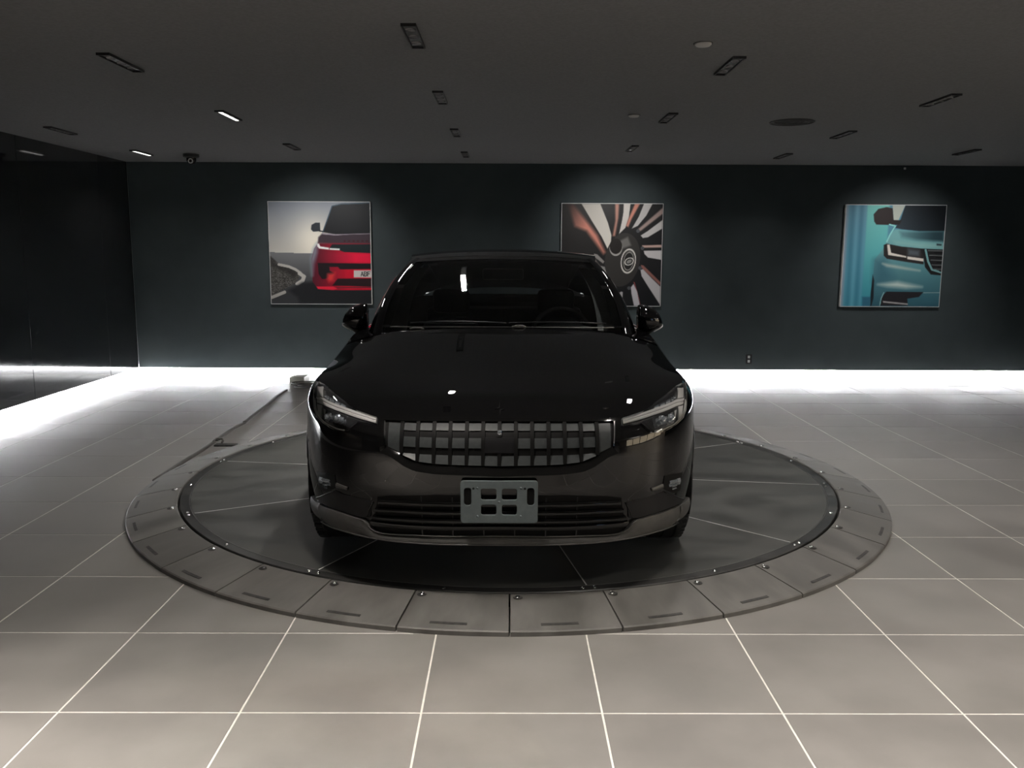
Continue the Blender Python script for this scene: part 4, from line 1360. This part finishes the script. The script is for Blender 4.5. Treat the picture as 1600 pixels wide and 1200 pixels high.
# picture three: teal car corner
f3 = crop_map((180, 118), (1125, 125), (1048, 1078), (120, 1075))
P3 = lambda pts: [f3(p) for p in pts]
def bg3(U, V):
    c = np.array((96, 148, 170))*(1-V)[..., None]+np.array((78, 150, 172))*V[..., None]
    st_ = 14*np.sin(U*70)*np.exp(-((U-.12)/.12)**2)
    c = c+st_[..., None]
    b = np.clip((U-.20)/.02, 0, 1)*np.clip((.44-U)/.02, 0, 1)
    teal = np.array((124, 204, 196))*(1-V)[..., None]+np.array((62, 150, 168))*V[..., None]
    c = c*(1-b[..., None])+teal*b[..., None]
    e = np.clip((.035-U)/.03, 0, 1)[..., None]
    return c*(1-e)+np.array((150, 165, 180))*e
S3 = [('poly', P3([(325, 985), (405, 985), (405, 1075), (325, 1075)]), (52, 108, 132), .01),
      ('poly', P3([(580, 402), (640, 345), (870, 365), (1106, 358), (1050, 1080), (403, 1078), (430, 780), (445, 630), (530, 520), (550, 470)]), grad((.5, .3), (.5, 1), (122, 178, 180), (52, 96, 110))),
      ('poly', P3([(450, 640), (540, 620), (620, 800), (480, 900), (440, 840)]), (66, 112, 126), .06),
      ('poly', P3([(680, 366), (1103, 360), (1098, 462), (840, 446), (700, 420)]), grad((.6, .27), (.9, .3), (92, 134, 140), (44, 68, 76)), .02),
      ('poly', P3([(620, 455), (860, 470), (1092, 480), (1090, 528), (870, 520), (640, 480)]), (134, 182, 180), .02),
      ('poly', P3([(735, 122), (1128, 126), (1106, 362), (862, 362), (700, 345), (640, 332), (690, 250)]), grad((.6, .3), (.9, .05), (52, 62, 70), (22, 26, 30))),
      ('poly', P3([(615, 122), (735, 122), (668, 264), (622, 264)]), (188, 194, 184)),
      ('poly', P3([(435, 205), (480, 155), (560, 138), (615, 150), (624, 262), (645, 300), (560, 304), (460, 300), (440, 270)]), (50, 42, 42)),
      ('poly', P3([(610, 258), (700, 262), (680, 300), (640, 305)]), (44, 40, 40)),
      ('line', P3([(585, 300), (640, 315), (590, 395), (560, 460)]), .014, (150, 220, 215)),
      ('poly', P3([(530, 492), (560, 480), (700, 508), (872, 525), (908, 580), (906, 676), (740, 652), (560, 622), (530, 592)]), (46, 42, 42)),
      ('poly', P3([(760, 530), (868, 545), (868, 600), (760, 590)]), (84, 92, 98), .02),
      ('poly', P3([(562, 490), (586, 488), (600, 565), (742, 598), (744, 613), (572, 587)]), (226, 218, 208)),
      ('poly', P3([(752, 600), (906, 621), (906, 649), (752, 626)]), (228, 220, 210)),
      ('poly', P3([(872, 526), (1090, 536), (1070, 780), (975, 772), (920, 702), (905, 600)]), (34, 34, 35)),
      ('line', P3([(926, 540), (950, 650), (985, 725), (1072, 752)]), .020, (118, 166, 168)),
      ('poly', P3([(520, 668), (640, 690), (870, 735), (740, 720), (560, 692)]), (204, 208, 196), .02),
      ('poly', P3([(475, 866), (660, 840), (890, 890), (740, 902), (560, 885)]), (196, 212, 206), .025),
      ('poly', P3([(510, 980), (555, 935), (905, 938), (862, 985), (752, 1002), (756, 1070), (490, 1070)]), (40, 38, 42)),
      ('poly', P3([(520, 1024), (756, 1048), (756, 1062), (525, 1040)]), (176, 172, 170)),
      ('line', P3([(530, 945), (505, 1000), (492, 1066)]), .010, (140, 186, 190)),
      ('poly', P3([(405, 960), (426, 770), (440, 830), (432, 1000), (412, 1075), (402, 1075)]), (32, 40, 46)),
      ('line', P3([(905, 946), (1060, 944)]), .007, (150, 176, 176)),
      ('poly', P3([(1030, 480), (1078, 484), (1076, 500), (1030, 498)]), (50, 66, 72))]
for k, (a, b) in enumerate(((545, 950), (590, 965), (635, 975), (680, 985), (720, 1000))):
    S3.append(('line', P3([(b, a), (1085, a+4)]), .011, (92, 96, 96)))
    S3.append(('line', P3([(b+60, a+20), (1085, a+22)]), .008, (16, 16, 17)))
picture('teal_car_picture', 4.023, 5.232, .883, 2.101, raster(bg3, S3), 'square picture of a teal car corner with slim headlamp')

# ------------------------------------------------------------------ small things
# wall outlet
ot = empty('wall_outlet', (2.958, WALL_Y, .235))
tag(ot, 'small black wall outlet low on the charcoal wall', 'outlet')
MB().box(-.036, .036, -.006, 0.0, -.058, .058, .002).build('cover_plate', M['fixture'], ot)
for z in (-.026, .026):
    MB().box(-.014, .014, -.009, -.004, z-.016, z+.016, .003).build('socket', M['grey_disc'], ot)
# dome camera
dc = empty('dome_camera', (-3.47, 9.64, CEIL))
tag(dc, 'small black dome camera with pale lens ring under the ceiling', 'camera')
MB().lathe([(0, 0), (.085, 0), (.085, -.03), (.07, -.04), (0, -.04)], 28).build('base', M['fixture'], dc, auto=40)
MB().lathe([(.052, -.04), (.05, -.07), (.035, -.095), (0, -.105)], 24).build('ball', M['gloss'], dc, smooth=True)
lz = []
for k in range(24):
    a = 2*PI*k/24
    lz.append((.008+.022*math.cos(a), -.050, -.075+.022*math.sin(a)))
MB().tube(lz+[lz[0]], .006, 6, cap=False).build('lens_ring', M['poster_edge'], dc, smooth=True)
MB().lathe([(0, -.003), (.016, -.002), (.017, .004)], 16, 'y', (.008, -.050, -.075)).build('lens', M['gloss'], dc, smooth=True)
# ceiling discs
for (x, y, r, lab) in ((.98, 4.54, .043, 'pale round ceiling disc, the larger and nearer of two'), (.96, 6.82, .043, 'pale round ceiling disc, the smaller and farther of two')):
    d = empty('ceiling_disc', (x, y, CEIL))
    tag(d, lab, 'ceiling disc', 'pale discs on the ceiling')
    MB().lathe([(0, -.016), (r*.8, -.014), (r, -.006), (r, 0)], 28).build('cover', M['grey_disc'], d, auto=40)
    MB().lathe([(r, 0), (r*1.12, -.003), (r*1.12, 0)], 28).build('rim', M['fixture'], d)
# dark round vent
vt = empty('ceiling_vent', (2.27, 7.10, CEIL))
tag(vt, 'dark round ceiling vent among the slot lamps', 'vent')
MB().lathe([(0, -.004), (.17, -.004), (.17, 0)], 36).build('grille', M['vent'], vt)
for r in (.05, .09, .13, .17):
    MB().lathe([(r-.008, -.004), (r-.006, -.010), (r+.004, -.010), (r+.008, -.003)], 36).build('ring', M['vent'], vt, smooth=True)
wsn = empty('wall_sensor', (4.71, WALL_Y-.004, CEIL-.035))
tag(wsn, 'tiny white sensor where wall meets ceiling', 'sensor')
MB().box(-.012, .012, -.012, .004, -.012, .012, .004).build('housing', M['poster_edge'], wsn)

# power supply box with its coiled lead near the wall
pb = empty('power_box', (-2.43, 9.90, 0))
tag(pb, 'pale metal power supply box on the floor by the lit wall', 'power box')
MB().box(-.085, .085, -.14, .14, .012, .085, .004).build('case', M['offwhite'], pb, auto=40)
for s in (-1, 1):
    for t in (-1, 1):
        MB().lathe([(0, 0), (.012, 0), (.012, .013), (0, .013)], 10, 'z', (s*.065, t*.115, 0)).build('foot', M['fixture'], pb)
MB().lathe([(0, -.006), (.006, -.005), (.008, 0)], 10, 'y', (.0, -.14, .035)).build('plug_socket', M['fixture'], pb)
coil = []
for k in range(120):
    a = 2*PI*k/32
    r = .105+.02*math.sin(a*.37)
    coil.append((-2.25+1.35*r*math.cos(a)+.02*math.sin(a*.2), 9.56+r*math.sin(a), .008+.013*(k/32)))
coil = [(-2.43, 9.76, .03), (-2.42, 9.70, .012)]+coil+[(-2.10, 9.60, .03), (-2.05, 9.66, .07), (-2.09, 9.72, .075), (-2.16, 9.70, .05)]
lead = MB().tube(coil, .0085, 6).build('coiled_cable', M['cord'], None, smooth=True)
tag(lead, 'dark coiled cable lying in front of the power box', 'cable')
# cable duct on the floor
rc = empty('cable_cover', (-2.35, 6.2, 0))
tag(rc, 'grey floor cable cover running from turntable towards the power box', 'cable cover')
def duct(pts, w, h, name, m):
    rows = []
    for i, (x, y) in enumerate(pts):
        a = Vector(pts[max(i-1, 0)]); b = Vector(pts[min(i+1, len(pts)-1)])
        t = (b-a).normalized(); n = Vector((t.y, -t.x))
        p = Vector((x, y))-Vector((-2.35, 6.2))
        rows.append([(*(p+n*w*k), z) for k, z in ((-.5, 0.0), (-.38, h*.75), (-.2, h), (.2, h), (.38, h*.75), (.5, 0.0))])
    mb = MB().grid(rows)
    mb.f.append(tuple(range(6))); mb.f.append(tuple(len(mb.v)-6+k for k in range(5, -1, -1)))
    return mb.build(name, m, rc, auto=40)
duct([(-2.350, 5.76), (-2.352, 6.0), (-2.346, 6.4), (-2.350, 6.72)], .044, .012, 'duct_length', M['raceway'])
duct([(-2.352, 6.76), (-2.362, 7.0), (-2.372, 7.25), (-2.350, 7.50)], .044, .012, 'duct_length', M['raceway'])
duct([(-2.355, 7.54), (-2.375, 7.9), (-2.40, 8.4), (-2.445, 8.95), (-2.452, 9.36)], .044, .012, 'duct_length', M['raceway'])
cb = [(-2.345, 5.52, .010), (-2.352, 5.64, .008), (-2.350, 5.78, .009)]
MB().tube([(x+2.35, y-6.2, z) for x, y, z in cb], .008, 6).build('cable_end', M['cord'], rc, smooth=True)
MB().tube([(x+2.35, y-6.2, z) for x, y, z in ((-2.352, 6.70, .010), (-2.352, 6.78, .018), (-2.310, 6.80, .012), (-2.285, 6.74, .008), (-2.275, 6.68, .008))], .008, 6).build('branch_cable', M['cord'], rc, smooth=True)
jb = MB().box(-.09, .09, -.035, .035, 0, .014, .004).build('junction_plate', M['scuff'])
jb.location = (-2.212, 6.60, 0)
tag(jb, 'flat dark connector plate on the floor beside the turntable', 'connector plate')
